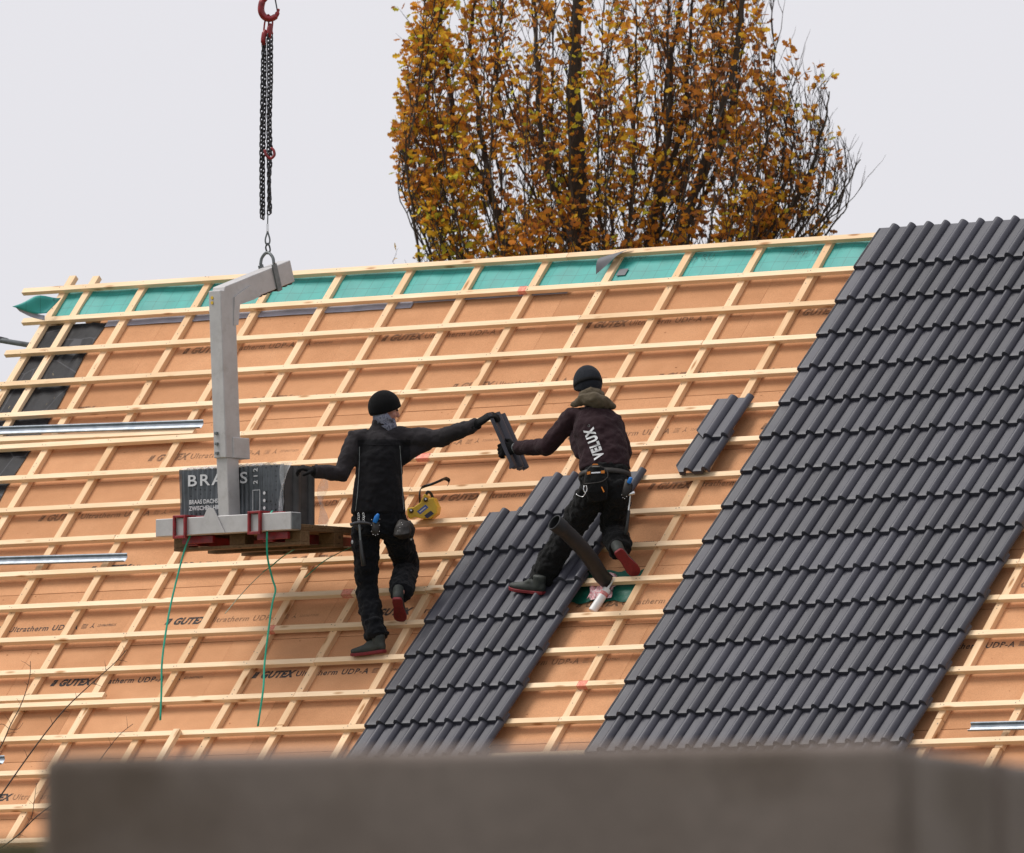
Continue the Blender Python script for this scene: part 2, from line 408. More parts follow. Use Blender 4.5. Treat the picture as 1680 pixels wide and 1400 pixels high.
def concrete_mat():
    m, t, b = newmat('weathered_concrete'); v = coords(t)
    n = noise(t, v, 1.4, 6, .6); n2 = noise(t, v, 30, 5, .7)
    c = ramp(t, n, [(0.3, (0.180, 0.143, 0.124)), (0.7, (0.235, 0.191, 0.168))])
    s = ramp(t, noise(t, v, 2.3, 3, .5), [(0.47, 0.0), (0.70, 0.60)])
    c = mixc(t, s, c, (0.085, 0.058, 0.038))
    c = mixc(t, 1.0, c, ramp(t, n2, [(0.3, .85), (0.7, 1.1)]), 'MULTIPLY')
    t.links.new(c, b.inputs['Base Color']); b.inputs['Roughness'].default_value = .9; bump(t, b, n2, .5, .01); return m
M['concrete'] = concrete_mat()
M['moss'] = plain('mossy_stone', (0.075, 0.068, 0.022), (0.045, 0.036, 0.016), 4, 0.95, bmp=.6, bscale=40, bdist=.01)
M['plaster'] = plain('cream_plaster', (0.62, 0.58, 0.50), (0.56, 0.52, 0.45), 3, 0.9, bmp=.3, bscale=120)
M['grass'] = plain('lawn', (0.055, 0.085, 0.025), (0.075, 0.075, 0.03), 0.6, 0.95, bmp=.5, bscale=8, bdist=.05)
M['rafter'] = wood('rafter_wood', (0.58, 0.40, 0.21), (0.46, 0.29, 0.14), (0.30, 0.16, 0.07))
def bark_mat():
    m, t, b = newmat('oak_bark'); v = coords(t, scale=(9, 9, 2)); n = noise(t, v, 4, 5, .7)
    t.links.new(ramp(t, n, [(0.3, (0.030, 0.024, 0.019)), (0.7, (0.085, 0.068, 0.050))]), b.inputs['Base Color'])
    b.inputs['Roughness'].default_value = .95; bump(t, b, n, 1.0, .02); return m
M['bark'] = bark_mat()
M['twig'] = plain('dark_twig', (0.030, 0.021, 0.017), (0.050, 0.036, 0.028), 20, .8)
def leaf_mat(name, c):
    m, t, b = newmat(name)
    d = N(t, 'ShaderNodeBsdfDiffuse'); tr = N(t, 'ShaderNodeBsdfTranslucent'); mi = N(t, 'ShaderNodeMixShader'); mi.inputs[0].default_value = .5
    v = coords(t); cc = mixc(t, 1.0, c, ramp(t, noise(t, v, 9, 2), [(0.3, .75), (0.7, 1.2)]), 'MULTIPLY')
    for s in (d, tr): t.links.new(cc, s.inputs['Color'])
    t.links.new(d.outputs[0], mi.inputs[1]); t.links.new(tr.outputs[0], mi.inputs[2])
    t.links.new(mi.outputs[0], t.nodes['Material Output'].inputs['Surface']); return m
LEAF = [leaf_mat('leaf_%s' % n, c) for n, c in (('brown', (0.36, 0.150, 0.058)), ('rust', (0.56, 0.215, 0.045)), ('orange', (0.72, 0.325, 0.042)), ('ochre', (0.82, 0.52, 0.055)), ('yellow_green', (0.58, 0.54, 0.06)))]

# ================================================================== SETTING
g = MB(); g.sheet([[(-700, -100, 0), (700, -100, 0)], [(-700, 1500, 0), (700, 1500, 0)]])
tag(g.build('ground', M['grass']), kind='structure')

# ================================================================== HOUSE
U0, U1 = -7.58, 5.2
V_RIDGE, V_EAVE = 0.45, -7.3
HB = roof((U0+U1)/2, V_EAVE); HB.z = 0
house = thing('house', HB, 'house with a steep half tiled roof of bare wooden battens and orange fibre boards', 'house')
def rbox(u0, u1, v0, v1, w0, w1):
    m = MB(); m.abox(u0, u1, v0, v1, w0, w1); return m
def roof_part(name, m, mat, bevel=0.0, parent=None, origin=None, rot=0.0, smooth=False):
    """mesh given in roof coordinates about a local origin"""
    if not isinstance(mat, (list, tuple)): mat = [mat]
    me = m.mesh(name, mat, smooth)
    T = Matrix.Translation(roof(*(origin or (0, 0, 0)))) @ RM @ Matrix.Rotation(rot, 4, 'Z')
    p = parent or house
    o = bpy.data.objects.new(name, me); COL.objects.link(o); o.parent = p
    if p is house: o.matrix_local = Matrix.Translation(-HB) @ T
    else: o.matrix_local = Matrix.Identity(4)
    if bevel:
        b = o.modifiers.new('bevel', 'BEVEL'); b.width = bevel; b.segments = 1
    return o
# walls, gables, back slope (none of them shows in the photograph, but they carry the roof)
ridge_z = roof(0, V_RIDGE, W_I-0.2).z
hd = (V_RIDGE-V_EAVE)*math.cos(P_)
def hp(u, d, z):                            # d metres behind the front eave
    e = roof(u, V_EAVE, W_I-0.2); q = e + RN*d; return Vector((q.x, q.y, z))
eave_z = roof(0, V_EAVE, W_I-0.2).z
m = MB()
ins = 0.45
for (ua, ub, da, db) in ((U0+.25, U1-.25, ins, ins+.3), (U0+.25, U1-.25, 2*hd-ins-.3, 2*hd-ins)):
    c = (hp(ua, da, 0)+hp(ub, db, eave_z))/2
    m.box(c, RU*((ub-ua)/2), RN*((db-da)/2), Vector((0, 0, eave_z/2+.1)))
m.build('side_walls', M['plaster'], house)
m = MB()
for ua in (U0+.25, U1-.55):
    pts = [hp(ua, ins+.31, 0), hp(ua, 2*hd-ins-.31, 0), hp(ua, 2*hd-ins-.31, eave_z+.3), hp(ua, hd, ridge_z-.4), hp(ua, ins+.31, eave_z+.3)]
    v = pts + [p+RU*.3 for p in pts]
    m.add(v, [(0, 1, 2, 3, 4), (9, 8, 7, 6, 5)] + [(i, i+5, (i+1) % 5+5, (i+1) % 5) for i in range(5)])
m.build('gable_walls', M['plaster'], house)
m = MB()
a, b, c, d = hp(U0, hd+.03, ridge_z), hp(U1, hd+.03, ridge_z), hp(U1, 2*hd, eave_z), hp(U0, 2*hd, eave_z)
bn = (b-a).cross(d-a).normalized(); bn = bn if bn.z > 0 else -bn
m.add([a, b, c, d, a+bn*.12, b+bn*.12, c+bn*.12, d+bn*.12], [(0, 1, 2, 3), (7, 6, 5, 4), (0, 4, 5, 1), (1, 5, 6, 2), (2, 6, 7, 3), (3, 7, 4, 0)])
m.build('rear_roof_slope', M['board'], house)
# rafters under the boards
for k in range(20):
    u = U0+.1+k*.65
    m = MB(); m.abox(0, V_RIDGE-V_EAVE-.25, -.04, .04, -.18, 0)
    roof_part('rafter', m, M['rafter'], origin=(u, V_EAVE+.02, W_I-.062), rot=PI/2)

# counter battens
CU = [-7.49, -7.26, -6.72, -6.10, -5.485, -4.855, -4.20, -3.565, -2.95, -2.30, -1.66, -1.03, -.42, .22, .86, 1.5, 2.14, 2.82, 3.44, 4.06, 4.68]
def batten(name, L, wd, th, mat, origin, rot=0.0, tilt=0.0):
    m = MB(); m.abox(0, L, -wd/2, wd/2, -th, 0)
    return roof_part(name, m, mat, bevel=.0015, origin=origin, rot=rot)
for i, u in enumerate(CU):
    top = .40 + random.uniform(-.02, .03) + (.13 if i == 0 else .10 if i == 1 else 0)
    v0 = V_EAVE
    cuts = [v0] + ([-3.95+random.uniform(-.2, .1), top] if i in (2, 4, 9, 12) else [random.uniform(-5.2, -1.2), top])
    for a, b in zip(cuts[:-1], cuts[1:]):
        batten('counter_batten', b-a-.004, .062, .040, M['counter'] if i > 1 else M['batten'], (u+random.uniform(-.008, .008), a, W_C+random.uniform(-.001, .001)), PI/2+random.uniform(-.002, .002))
# tile battens
def bv(k): return .062 - GAUGE*k - .025     # centre line of batten row k
rows = range(-1, 22)
fixed = {-1: [-2.75], 0: [-2.95], 1: [-2.30, .22], 2: [-5.485, -1.03], 3: [-3.565, .86], 4: [-4.855, -1.66], 5: [-2.95, .22], 6: [-2.95, .22], 9: [-2.30, -1.03, 2.82], 10: [-4.855, -1.66, 2.82],
         8: [-3.565, -.42], 11: [-2.95, -1.03], 12: [-2.95, 1.5], 13: [-2.95, -.42], 14: [-4.2, .22]}
batt = {}
for k in rows:
    left = {-1: -7.86, 0: -7.68, 1: -7.66}.get(k, -7.62+random.uniform(-.06, .05))
    js = fixed.get(k) or sorted(random.sample(CU[4:17:2], 2))
    ends = [left] + [j+random.uniform(-.015, .015) for j in js] + [U1-.1]
    vv = bv(k) + (-.008 if k == -1 else 0)
    for a, b in zip(ends[:-1], ends[1:]):
        o = batten('roof_batten', b-a-.003, .047, .035, M['batten'], (a, vv+random.uniform(-.002, .002), W_B+random.uniform(-.001, .001)), random.uniform(-.0008, .0008))
        batt[(k, round(a, 2))] = (o, a, b)
def paint(px, py, length, k, strength=1):
    u, v = uvp(px, py, W_B)
    for (kk, a0), (o, a, b) in batt.items():
        if kk == k and a <= u <= b:
            x0 = u-a; x1 = min(x0+length, b-a-.006); x0 = max(x0, .002)
            m = MB(); m.abox(x0, x1, -.0262, .0262, -.0352, .0012)
            roof_part('paint_mark', m, M['pinkpaint'], parent=o)
            return
for a in ((852, 472, .07, 0), (715, 694, .13, 5), (440, 1033, .05, 10), (560, 974, .09, 9), (978, 1067, .08, 12)): paint(*a)

# nail heads at the crossings
m = MB()
for k in rows:
    for u in CU:
        for s in (-1, 1):
            if random.random() < .8:
                p = (u+random.uniform(.008, .02)*s, bv(k)+random.uniform(-.012, .012), 0)
                n = 6; r = random.uniform(.0032, .0048)
                m.add([(p[0]+r*math.cos(2*PI*q/n), p[1]+r*math.sin(2*PI*q/n), W_B+.0016) for q in range(n)], [tuple(range(n))])
for u in CU:
    for q in range(30):
        p = (u+random.uniform(-.018, .018), random.uniform(-7, .3)); r = .004
        m.add([(p[0]+r*math.cos(2*PI*q_/6), p[1]+r*math.sin(2*PI*q_/6), W_C+.0016) for q_ in range(6)], [tuple(range(6))])
o = roof_part('nail_heads', m, M['steel']); o['kind'] = 'stuff'

# insulation boards with their printed line
def stamp(part):
    m = MB()
    def put(txt, x, y, size, shear=0, bold=0, sp=1.0, sx=1.0):
        V, Fc = text_mesh(txt, size, shear, bold, sp)
        m.add([(x+v.x*sx, y+v.y, 0) for v in V], Fc)
    if part == 0:
        z = .060
        m.add([(.012, 0, 0), (.052, 0, 0), (.066, z, 0), (.026, z, 0), (.026, .012, 0), (.040, .045, 0), (.046, .048, 0), (.034, .014, 0)],
              [(0, 1, 7, 4), (1, 2, 6, 7), (2, 3, 5, 6), (3, 0, 4, 5)])
        m.add([(.018, .004, 0), (.026, .004, 0), (.060, .056, 0), (.052, .056, 0)], [(0, 1, 2, 3)])
        put('GUTEX', .088, 0, .088, .22, .0052, 1.08, .95)
    elif part == 1:
        put('Ultratherm', .405, .004, .074, 0.0, .0014, 1.12, 1.0)
        put('UDP-A', .815, .004, .074, 0.0, .0016, 1.15, 1.0)
    else:
        for y in (.010, .022, .034, .046): m.add([(1.09, y, 0), (1.14, y, 0), (1.14, y+.005, 0), (1.09, y+.005, 0)], [(0, 1, 2, 3)])
        for a in ((0, 1), (.8, -.7), (-.8, -.7)):   # three-legged figure
            q = Vector((1.19, .030, 0)); e = q + Vector((a[0]*.022, a[1]*.026, 0)); n = Vector((-a[1], a[0], 0)).normalized()*.0035
            m.add([q-n, e-n, e+n, q+n], [(0, 1, 2, 3)])
        put('22106070525', 1.235, .022, .030, 0, .0003, 1.05)
    return m
ST = {}
for key, mat in ((0, M['ink']), (1, M['ink_faint'])):
    ST[key] = [stamp(q).mesh(nm, [mat]) for q, nm in enumerate(('brand_lettering', 'product_lettering', 'code_lettering'))]
BL, BH = 1.852, .560
seams0 = .03
offs = {0: -2.292, 1: -1.365, 2: -5.717, 3: -.88, 4: -1.95, 5: -.928, 6: -3.526, 7: -.963, 8: -5.50, -1: -1.0}
faint = {0, 1, 2, 3}
for c in range(0, 13):
    v1 = seams0 - BH*c; v0 = v1 - BH
    if c == 0: v1 += .12
    if c == 12: v0 = V_EAVE
    st = offs.get(c, random.uniform(-4, -2)) - .35
    k0 = math.floor((-6.98-st)/BL)
    u = st + k0*BL
    while u < U1:
        a, b = max(u, -6.98), min(u+BL, U1)
        if b-a > .03:
            m = MB(); m.abox(0, b-a-.0006, 0, v1-v0-.004, -.06, 0)
            o = roof_part('insulation_board', m, M['board'], bevel=.0012, origin=(a, v0+.002, W_I+random.uniform(-.001, .001)))
            s0 = u+.35-a
            if u+.35 >= a-.01 and b-u > 1.74 and c < 10:
                fa = c in faint or random.random() < .15
                yy = .19 + random.uniform(-.012, .012)
                for q in range(3):
                    me = ST[1 if (fa or (q and random.random() < .3)) else 0][q]
                    lt = bpy.data.objects.new(me.name.split('.')[0], me); COL.objects.link(lt); lt.parent = o
                    lt.location = (s0, yy, .0012)
        u += BL
# crumbs of torn fibre on the boards
m = MB(); rr = random.Random(5)
for i in range(900):
    u, v = rr.uniform(-6.8, U1-.2), rr.uniform(-6, 0)
    if i % 3: v = .03-BH*rr.randint(0, 10)-rr.uniform(.0, .05)
    r = rr.uniform(.003, .011); h = rr.uniform(.002, .007); an = rr.uniform(0, 6)
    e = [(u+r*rr.uniform(.6, 1.5)*math.cos(an+k*1.57), v+r*rr.uniform(.5, 1)*math.sin(an+k*1.57), W_I+.001) for k in range(4)]
    m.add(e+[(u, v, W_I+h)], [(0, 1, 4), (1, 2, 4), (2, 3, 4), (3, 0, 4)])
o = roof_part('fibre_crumbs', m, M['board']); o['kind'] = 'stuff'

# green ridge membrane, its pale edge, the black membrane at the verge
def rsheet(u0, u1, v0, v1, nu, nv, fn, mat, name, parent=None, solid=0.0):
    m = MB(); m.sheet([[(u0+(u1-u0)*i/nu, v0+(v1-v0)*j/nv, fn(u0+(u1-u0)*i/nu, v0+(v1-v0)*j/nv)) for i in range(nu+1)] for j in range(nv+1)])
    return roof_part(name, m, mat, smooth=True, parent=parent)
from mathutils import noise as mnoise
def wob(u, v, s=3.0, a=.004): return a*mnoise.noise(Vector((u*s, v*s*1.7, 3.1)))
gm = rsheet(-7.46, U1, .085, .395, 240, 8, lambda u, v: W_I+.010+wob(u, v, 5, .006)+(.012*max(0, math.sin((u-.22)*2*PI/.635))*math.sin(max(0, min(1, (v-.02)/.4))*PI)), M['green'], 'ridge_membrane')
def membrane_text(txt, px, py, size, bold=.0):
    u, v = uvp(px, py, W_I); V, Fc = text_mesh(txt, size, 0, bold, 1.1)
    m = MB(); m.add([(u+p.x, v+p.y, W_I+.030) for p in V], Fc)
    roof_part('membrane_print', m, M['ink_faint'])
membrane_text('Top RU', 1118, 434, .085, .0006); membrane_text('Top RU', 1300, 424, .085, .0006)
membrane_text('ZENTOP', 1020, 432, .06, .0006)
edge = rsheet(-6.9, -4.02, -.016, .050, 90, 3, lambda u, v: W_I+.010+wob(u, v, 4, .005), M['lilac'], 'membrane_edge')
edge = rsheet(-4.02, -2.6, .016, .065, 40, 3, lambda u, v: W_I+.024+wob(u, v, 4, .004), M['lilac'], 'membrane_edge')
bmem = MB()
grid = []
rr = random.Random(3)
for j in range(61):
    v = .03 - j*(7.2/60)
    e = -6.90 + .045*mnoise.noise(Vector((v*1.6, 0, 0)))
    grid.append([(-7.47+(e+7.47)*i/14, v, W_I+.006+.016*(mnoise.noise(Vector((i*.5, v*4, 1)))+.4)*(1 if 0 < i < 14 else .3)) for i in range(15)])
bmem.sheet(grid); roof_part('verge_membrane', bmem, M['blackmem'], smooth=True)
# verge board closing the left edge
batten('verge_board', V_RIDGE-V_EAVE-.1, .05, .16, M['counter'], (-7.50, V_EAVE, W_C-.043), PI/2)
# loose corner of membrane hanging over the verge
P0 = [at(20, 505, 94.02), at(70, 483, 93.95), at(104, 484, 93.93)]
m = MB(); g_ = []
for j in range(7):
    t_ = j/6; a = at(52-30*t_, 489+17*t_+3*math.sin(t_*PI), 94.0-.02*t_); b = at(98-20*t_, 486+30*t_, 93.99-.02*t_)
    g_.append([a.lerp(b, i/8) + RW*(.02*math.sin(i/8*PI*1.6+t_*2)) for i in range(9)])
m.sheet(g_); m.build('membrane_corner', M['green'], house, smooth=True, solid=.002)
m = MB(); g_ = []
for j in range(7):
    t_ = j/6; a = at(24+8*t_, 504+7*t_, 94.0); b = at(78+6*t_, 521+6*t_, 93.99)
    b = at(72+3*t_, 516+12*t_, 93.99)
    g_.append([a.lerp(b, i/8) + RW*(.015*math.sin(i/8*PI*1.4+t_*2+1)) for i in range(9)])
m.sheet(g_); m.build('membrane_corner', M['lilac'], house, smooth=True, solid=.002)
# curled grey flap near the ridge
u, v = uvp(1012, 440, W_I)
m = MB(); g_ = []
for j in range(9):
    t_ = j/8; r_ = .055-.02*t_
    g_.append([(u-.11+.26*t_*(.35+.65*i/10), v-.10+.15*(i/10)+.05*t_, W_I+.045+.055*math.sin(i/10*PI*.85)*(1-.5*t_)+.035*t_) for i in range(11)])
m.sheet(g_); roof_part('membrane_flap', m, M['greyflap'], smooth=True)
m = MB(); u, v = uvp(1022, 452, W_I); m.abox(u-.03, u+.05, v-.03, v+.035, W_I+.028, W_I+.031); roof_part('membrane_patch', m, M['greyflap'])

# ------------------------------------------------------------------ roof tile: double roll profile
TL, TW = .42, .33
def tile_profile():
    pts = []
    def z(x):
        b = .014
        if x < .004: return .004
        if x < .034:
            return .004 + (.011 if (.006 < x < .011 or .016 < x < .021 or .026 < x < .031) else 0)
        b += 0
        for c, hw, h in ((.150, .037, .036), (.300, .032, .037)):
            if abs(x-c) < hw:
                q = (x-c)/hw
                return b + h*(1-q*q)**.5*(1-.30*q*q) if abs(q) < 1 else b
        return b
    xs = [0, .005, .0065, .0105, .0115, .0155, .017, .0205, .0215, .0255, .027, .0305, .034, .036, .075, .110]
    xs += [.150+.037*q for q in (-1, -.985, -.93, -.84, -.7, -.5, -.25, 0, .25, .5, .7, .84, .93, .985, 1)]
    xs += [.205, .235, .255] + [.300+.032*q for q in (-1, -.985, -.93, -.84, -.7, -.5, -.25, 0, .25, .5, .7, .84, .93)]
    return [(x, z(x)) for x in xs]
PROF = tile_profile()
def tile_mesh(name='roof_tile'):
    m = MB(); n = len(PROF)
    st = [(0.0, -.0045, .003), (.0015, -.0015, 0), (.007, 0, 0), (.035, 0, .006), (.30, 0, .010), (.385, 0, .010), (.42, -.001, .010)]
    rows_ = []
    for y, dz, lift in st:
        rows_.append([(x, y, zz+dz) for x, zz in PROF])
    bot = []
    for y, dz, lift in st:
        th = .020 if y < .01 else (.014 if y > .03 else .020)
        if y < .01: lowz = lambda zz: zz-.030
        else: lowz = lambda zz: zz-.0125
        bot.append([(x, max(y, .0005), lowz(zz)+(0 if y >= .01 else .0)) for x, zz in PROF])
    v = [p for r in rows_ for p in r] + [p for r in bot for p in r]
    R = len(st); B = R*n; f = []
    for j in range(R-1):
        for i in range(n-1):
            f.append((j*n+i, j*n+i+1, (j+1)*n+i+1, (j+1)*n+i))
            f.append((B+j*n+i, B+(j+1)*n+i, B+(j+1)*n+i+1, B+j*n+i+1))
        f.append((j*n, (j+1)*n, B+(j+1)*n, B+j*n)); f.append((j*n+n-1, B+j*n+n-1, B+(j+1)*n+n-1, (j+1)*n+n-1))
    for i in range(n-1):
        f.append((i, B+i, B+i+1, i+1)); a = (R-1)*n
        f.append((a+i, a+i+1, B+a+i+1, B+a+i))
    # two hanging nibs below the head
    m.add(v, f)
    for x in (.09, .22): m.abox(x-.02, x+.02, .375, .400, -.022, .004)
    me = m.mesh(name, [M['tile']])
    bm = bmesh.new(); bm.from_mesh(me); bmesh.ops.recalc_face_normals(bm, faces=bm.faces); bm.to_mesh(me); bm.free()
    me.polygons.foreach_set('use_smooth', [True]*len(me.polygons))
    return me
TILE = tile_mesh()
try: TILE.set_sharp_from_angle(angle=math.radians(42))
except Exception: pass
TILT = math.atan(.0342/.38)
def tile_matrix(u, v, jit=1.0, dw=0.0, yaw=0.0):
    r = random.uniform
    return Matrix.Translation(roof(u+r(-.0012, .0012)*jit, v+r(-.002, .002)*jit, W_B+.0342+.0005+dw)) @ RM @ Matrix.Rotation(-TILT+r(-.0025, .0025)*jit, 4, 'X') @ Matrix.Rotation(yaw+r(-.003, .003)*jit, 4, 'Z')
def laid(row, col):
    o = bpy.data.objects.new('roof_tile', TILE); COL.objects.link(o); o.parent = house
    o.matrix_local = Matrix.Translation(-HB) @ tile_matrix(col*.3, -GAUGE*row)
for row in range(0, 17):
    for col in range(0, 9): laid(row, col)
for row in range(7, 17):
    for col in range(-7 if row > 7 else -6, -3): laid(row, col)

# ================================================================== LOOSE THINGS ON THE ROOF
def broken_tile(cuts):
    bm = bmesh.new(); bm.from_mesh(TILE)
    for co, no in cuts:
        g_ = bm.verts[:]+bm.edges[:]+bm.faces[:]
        r = bmesh.ops.bisect_plane(bm, geom=g_, plane_co=co, plane_no=no, clear_outer=True)
        es = [e for e in r['geom_cut'] if isinstance(e, bmesh.types.BMEdge)]
        bmesh.ops.holes_fill(bm, edges=[e for e in bm.edges if e.is_boundary], sides=0)
    me = bpy.data.meshes.new('roof_tile'); bm.to_mesh(me); bm.free(); me.materials.append(M['tile'])
    me.polygons.foreach_set('use_smooth', [True]*len(me.polygons))
    try: me.set_sharp_from_angle(angle=math.radians(42))
    except Exception: pass
    return me
u, v = uvp(1114, 757, -.03)
lo = bpy.data.objects.new('loose_roof_tile', broken_tile([((.07, .0, 0), (-.62, -.55, .1))])); COL.objects.link(lo)
u, v = uvp(1116, 768, -.045)
vlo = bv(6)+.025-.393+.008
lo.matrix_world = tile_matrix(u-.055, -GAUGE*6+.02, 0)
tag(lo, 'grey double roll tile with its lower left corner broken off, lower of the loose pair', 'roof tile', 'loose tiles on the battens')
hi = bpy.data.objects.new('loose_roof_tile', broken_tile([((.115, 0, 0), (-.30, -.9, 0.0)), ((.02, .075, 0), (-.62, -.75, 0))])); COL.objects.link(hi)
hi.matrix_world = tile_matrix(u-.05, -GAUGE*5+.02, 0)
tag(hi, 'grey double roll tile with a chipped front edge, upper of the loose pair', 'roof tile', 'loose tiles on the battens')

def zinc_strip(pa, pb, lift, label, wd=.05):
    ua, va = uvp(*pa, W_B); ub, vb = uvp(*pb, W_B)
    m = MB(); L = ub-ua
    prof = [(-wd/2, .020), (-wd/2, .004), (-wd*.32, 0), (wd*.15, 0), (wd*.38, .006), (wd*.5, .022), (wd*.62, .024)]
    m.sheet([[(x, y, z) for y, z in prof] for x in (0, L*.25, L*.5, L*.75, L)])
    me = m.mesh('metal_strip', [M['zinc']])
    o = bpy.data.objects.new('metal_strip', me); COL.objects.link(o)
    o.matrix_world = Matrix.Translation(roof(ua, va, W_B+lift)) @ RM @ Matrix.Rotation(math.atan2(vb-va, ub-ua), 4, 'Z')
    s_ = o.modifiers.new('s', 'SOLIDIFY'); s_.thickness = .0016
    return tag(o, label, 'metal strip', 'galvanised strips lying on the battens')
zinc_strip((-260, 719), (333, 699), .0025, 'long folded galvanised metal strip lying across the battens left of the lifting mast', .062)
zinc_strip((-260, 931), (208, 918), .0025, 'galvanised metal strip lying on the battens below left of the pallet', .062)
zinc_strip((1592, 1196), (1900, 1188), .0025, 'short galvanised metal strip at the right, just above the concrete wall', .06)
zinc_strip((-200, 1262), (7, 1250), .0025, 'end of a galvanised metal strip poking in low at the left edge', .062)
def loose_batten(pa, pb, label, mat=M['batten'], wd=.05, th=.035, w0=W_C):
    ua, va = uvp(*pa, w0+th); ub, vb = uvp(*pb, w0+th)
    m = MB(); L = math.hypot(ub-ua, vb-va); m.abox(0, L, -wd/2, wd/2, 0, th)
    o = bpy.data.objects.new('loose_batten', m.mesh('loose_batten', [mat])); COL.objects.link(o)
    o.matrix_world = Matrix.Translation(roof(ua, va, w0+.0015)) @ RM @ Matrix.Rotation(math.atan2(vb-va, ub-ua), 4, 'Z')
    return tag(o, label, 'batten', 'loose battens')
loose_batten((-200, 1154), (170, 1140), 'loose pale batten lying directly above another one at lower left')
loose_batten((-200, 729), (318, 707), 'loose batten lying just below the long metal strip')
loose_batten((252, 1262), (290, 1196), 'short offcut of counter batten sticking up above the wall at lower left', wd=.055, th=.036, w0=W_B+.002)

# ------------------------------------------------------------------ vent pipe, its collar, cartridge
cu, cv = uvp(990, 968, W_I)
m = MB(); grid = []
for j in range(13):
    grid.append([(cu-.26+.58*i/18+.02*math.sin(j), cv-.13+.30*j/12+.012*math.sin(i*1.1), W_I+.008+.010*(mnoise.noise(Vector((i*.5, j*.6, 0)))+.5)) for i in range(19)])
m.sheet(grid)
pm_ = bpy.data.objects.new('membrane_sheet', m.mesh('membrane_sheet', [M['green_dark']], True)); COL.objects.link(pm_)
pm_.matrix_world = Matrix.Translation(RO) @ RM
tag(pm_, 'dark green membrane patch under the batten beside the leaning black pipe', 'membrane')
cl = thing('pipe_collar', roof(cu, cv, W_I+.02), 'pink speckled sealing collar around the foot of the black pipe', 'collar')
m = MB(); grid = []
for j in range(9):
    a_ = j/8
    grid.append([(cu-.07+.21*i/14-.03*a_+.012*math.sin(i*1.9+j), cv-.115+.20*a_+.010*math.sin(i*1.3), W_I+.030+.012*math.sin(i*2.0)+.008*math.sin(j*1.7+i)) for i in range(15)])
m.sheet(grid); me = m.mesh('collar_sheet', [M['pink']], True); o = bpy.data.objects.new('collar_sheet', me); COL.objects.link(o)
o.parent = cl; o.matrix_local = Matrix.Translation(-cl.location) @ Matrix.Translation(RO) @ RM
pb_ = at(993, 955, 88.30); 
p_up = [roof(cu+.02, cv+.06, W_I+.015), at(986, 944, 88.22), at(972, 922, 88.06), at(955, 900, 87.93), at(938, 882, 87.84), at(922, 867, 87.77), at(909, 857, 87.73)]
m = MB(); m.loft([p_up[0]+RW*.01, p_up[0]+RW*.035], [.075, .06], side=RU, n=18, cap=0); m.build('collar_ring', M['pink'], cl, smooth=True)
pipe = thing('vent_pipe', p_up[0], 'black ribbed pipe leaning out of the roof between the tiles', 'pipe')
R_ = .050
def spl(P, n):
    P = [Vector(p) for p in P]; Q = [P[0]*2-P[1]] + P + [P[-1]*2-P[-2]]; o_ = []
    for i in range(1, len(Q)-2):
        for k in range(n):
            t = k/n; a, b, c, d = Q[i-1], Q[i], Q[i+1], Q[i+2]
            o_.append(.5*((2*b)+(c-a)*t+(2*a-5*b+4*c-d)*t*t+(3*b-a-3*c+d)*t**3))
    o_.append(P[-1]); return o_
pp = spl(p_up, 7)
rad = [R_*(1+(.035 if (14 < i < 30 and i % 2) else 0)) * (1.10 if i > len(pp)-9 else 1) for i in range(len(pp))]
outer = MB(); outer.loft(pp, [(r, r) for r in rad], side=(0, 0, 1), n=22, cap=0)
outer.f = outer.f[:-2]; outer.mi = outer.mi[:-2]
outer.build('pipe_body', M['rubber'], pipe, smooth=True, solid=.007)
ct = thing('sealant_cartridge', roof(*uvp(975, 1000, W_I), W_I), 'white sealant cartridge with a red label below the black pipe', 'cartridge')
ca, cb = at(975, 1003, 87.93), at(994, 971, 88.16)
ca = roof(*uvp(972, 1004, W_I+.03), W_I+.034); cb = roof(*uvp(1000, 972, W_I+.03), W_I+.062)
dv = (cb-ca)
m = MB(); m.loft([ca, ca+dv*.02, cb-dv*.02, cb], [.027, .030, .030, .027], side=RU, n=20, cap=0); m.build('tube_body', M['white'], ct, smooth=False)
m = MB(); m.loft([ca+dv*.70, ca+dv*.84], [.0306, .0306], side=RU, n=20, cap=0)
lb = m.build('red_label', plain('cartridge_label', (.55, .10, .10), (.65, .3, .28), 90, .5), ct)
m = MB(); m.loft([cb, cb+dv*.12, cb+dv*.14, cb+dv*.5], [.010, .010, .007, .003], side=RU, n=10, cap=0); m.build('nozzle', M['white'], ct)

# ------------------------------------------------------------------ crane remote control with strap
def rcp(px, py, dep): return at(px, py, dep)
D = 89.80
rc = thing('remote_control', at(690, 850, D), 'yellow crane remote control box with a blue label and black carrying strap', 'remote control')
outl = [(668, 834), (679, 832), (689, 825), (694, 815), (696, 810), (699, 812), (700, 820), (704, 818), (711, 816), (713, 822), (718, 832), (716, 843), (706, 851), (690, 851), (681, 848), (672, 852), (668, 845)]
m = MB(); fr = [at(x, y, D-.05) for x, y in outl]; bk = [at(x+6, y+1.5, D+.11) for x, y in outl]; n = len(outl)
m.add(fr+bk, [tuple(range(n))[::-1], tuple(range(n, 2*n))] + [(i, (i+1) % n, n+(i+1) % n, n+i) for i in range(n)])
me = m.mesh('x'); bm = bmesh.new(); bm.from_mesh(me); bmesh.ops.recalc_face_normals(bm, faces=bm.faces); bm.to_mesh(me); bm.free(); me.materials.append(M['yellow'])
o = link('case', me, rc); b_ = o.modifiers.new('b', 'BEVEL'); b_.width = .006; b_.segments = 2
m = MB(); q = [at(684, 839.5, D-.053), at(689.5, 844, D-.053), at(703, 832.5, D-.053), at(698, 828, D-.053)]; m.add(q, [(0, 1, 2, 3)]); m.build('label_plate', M['bluelab'], rc)
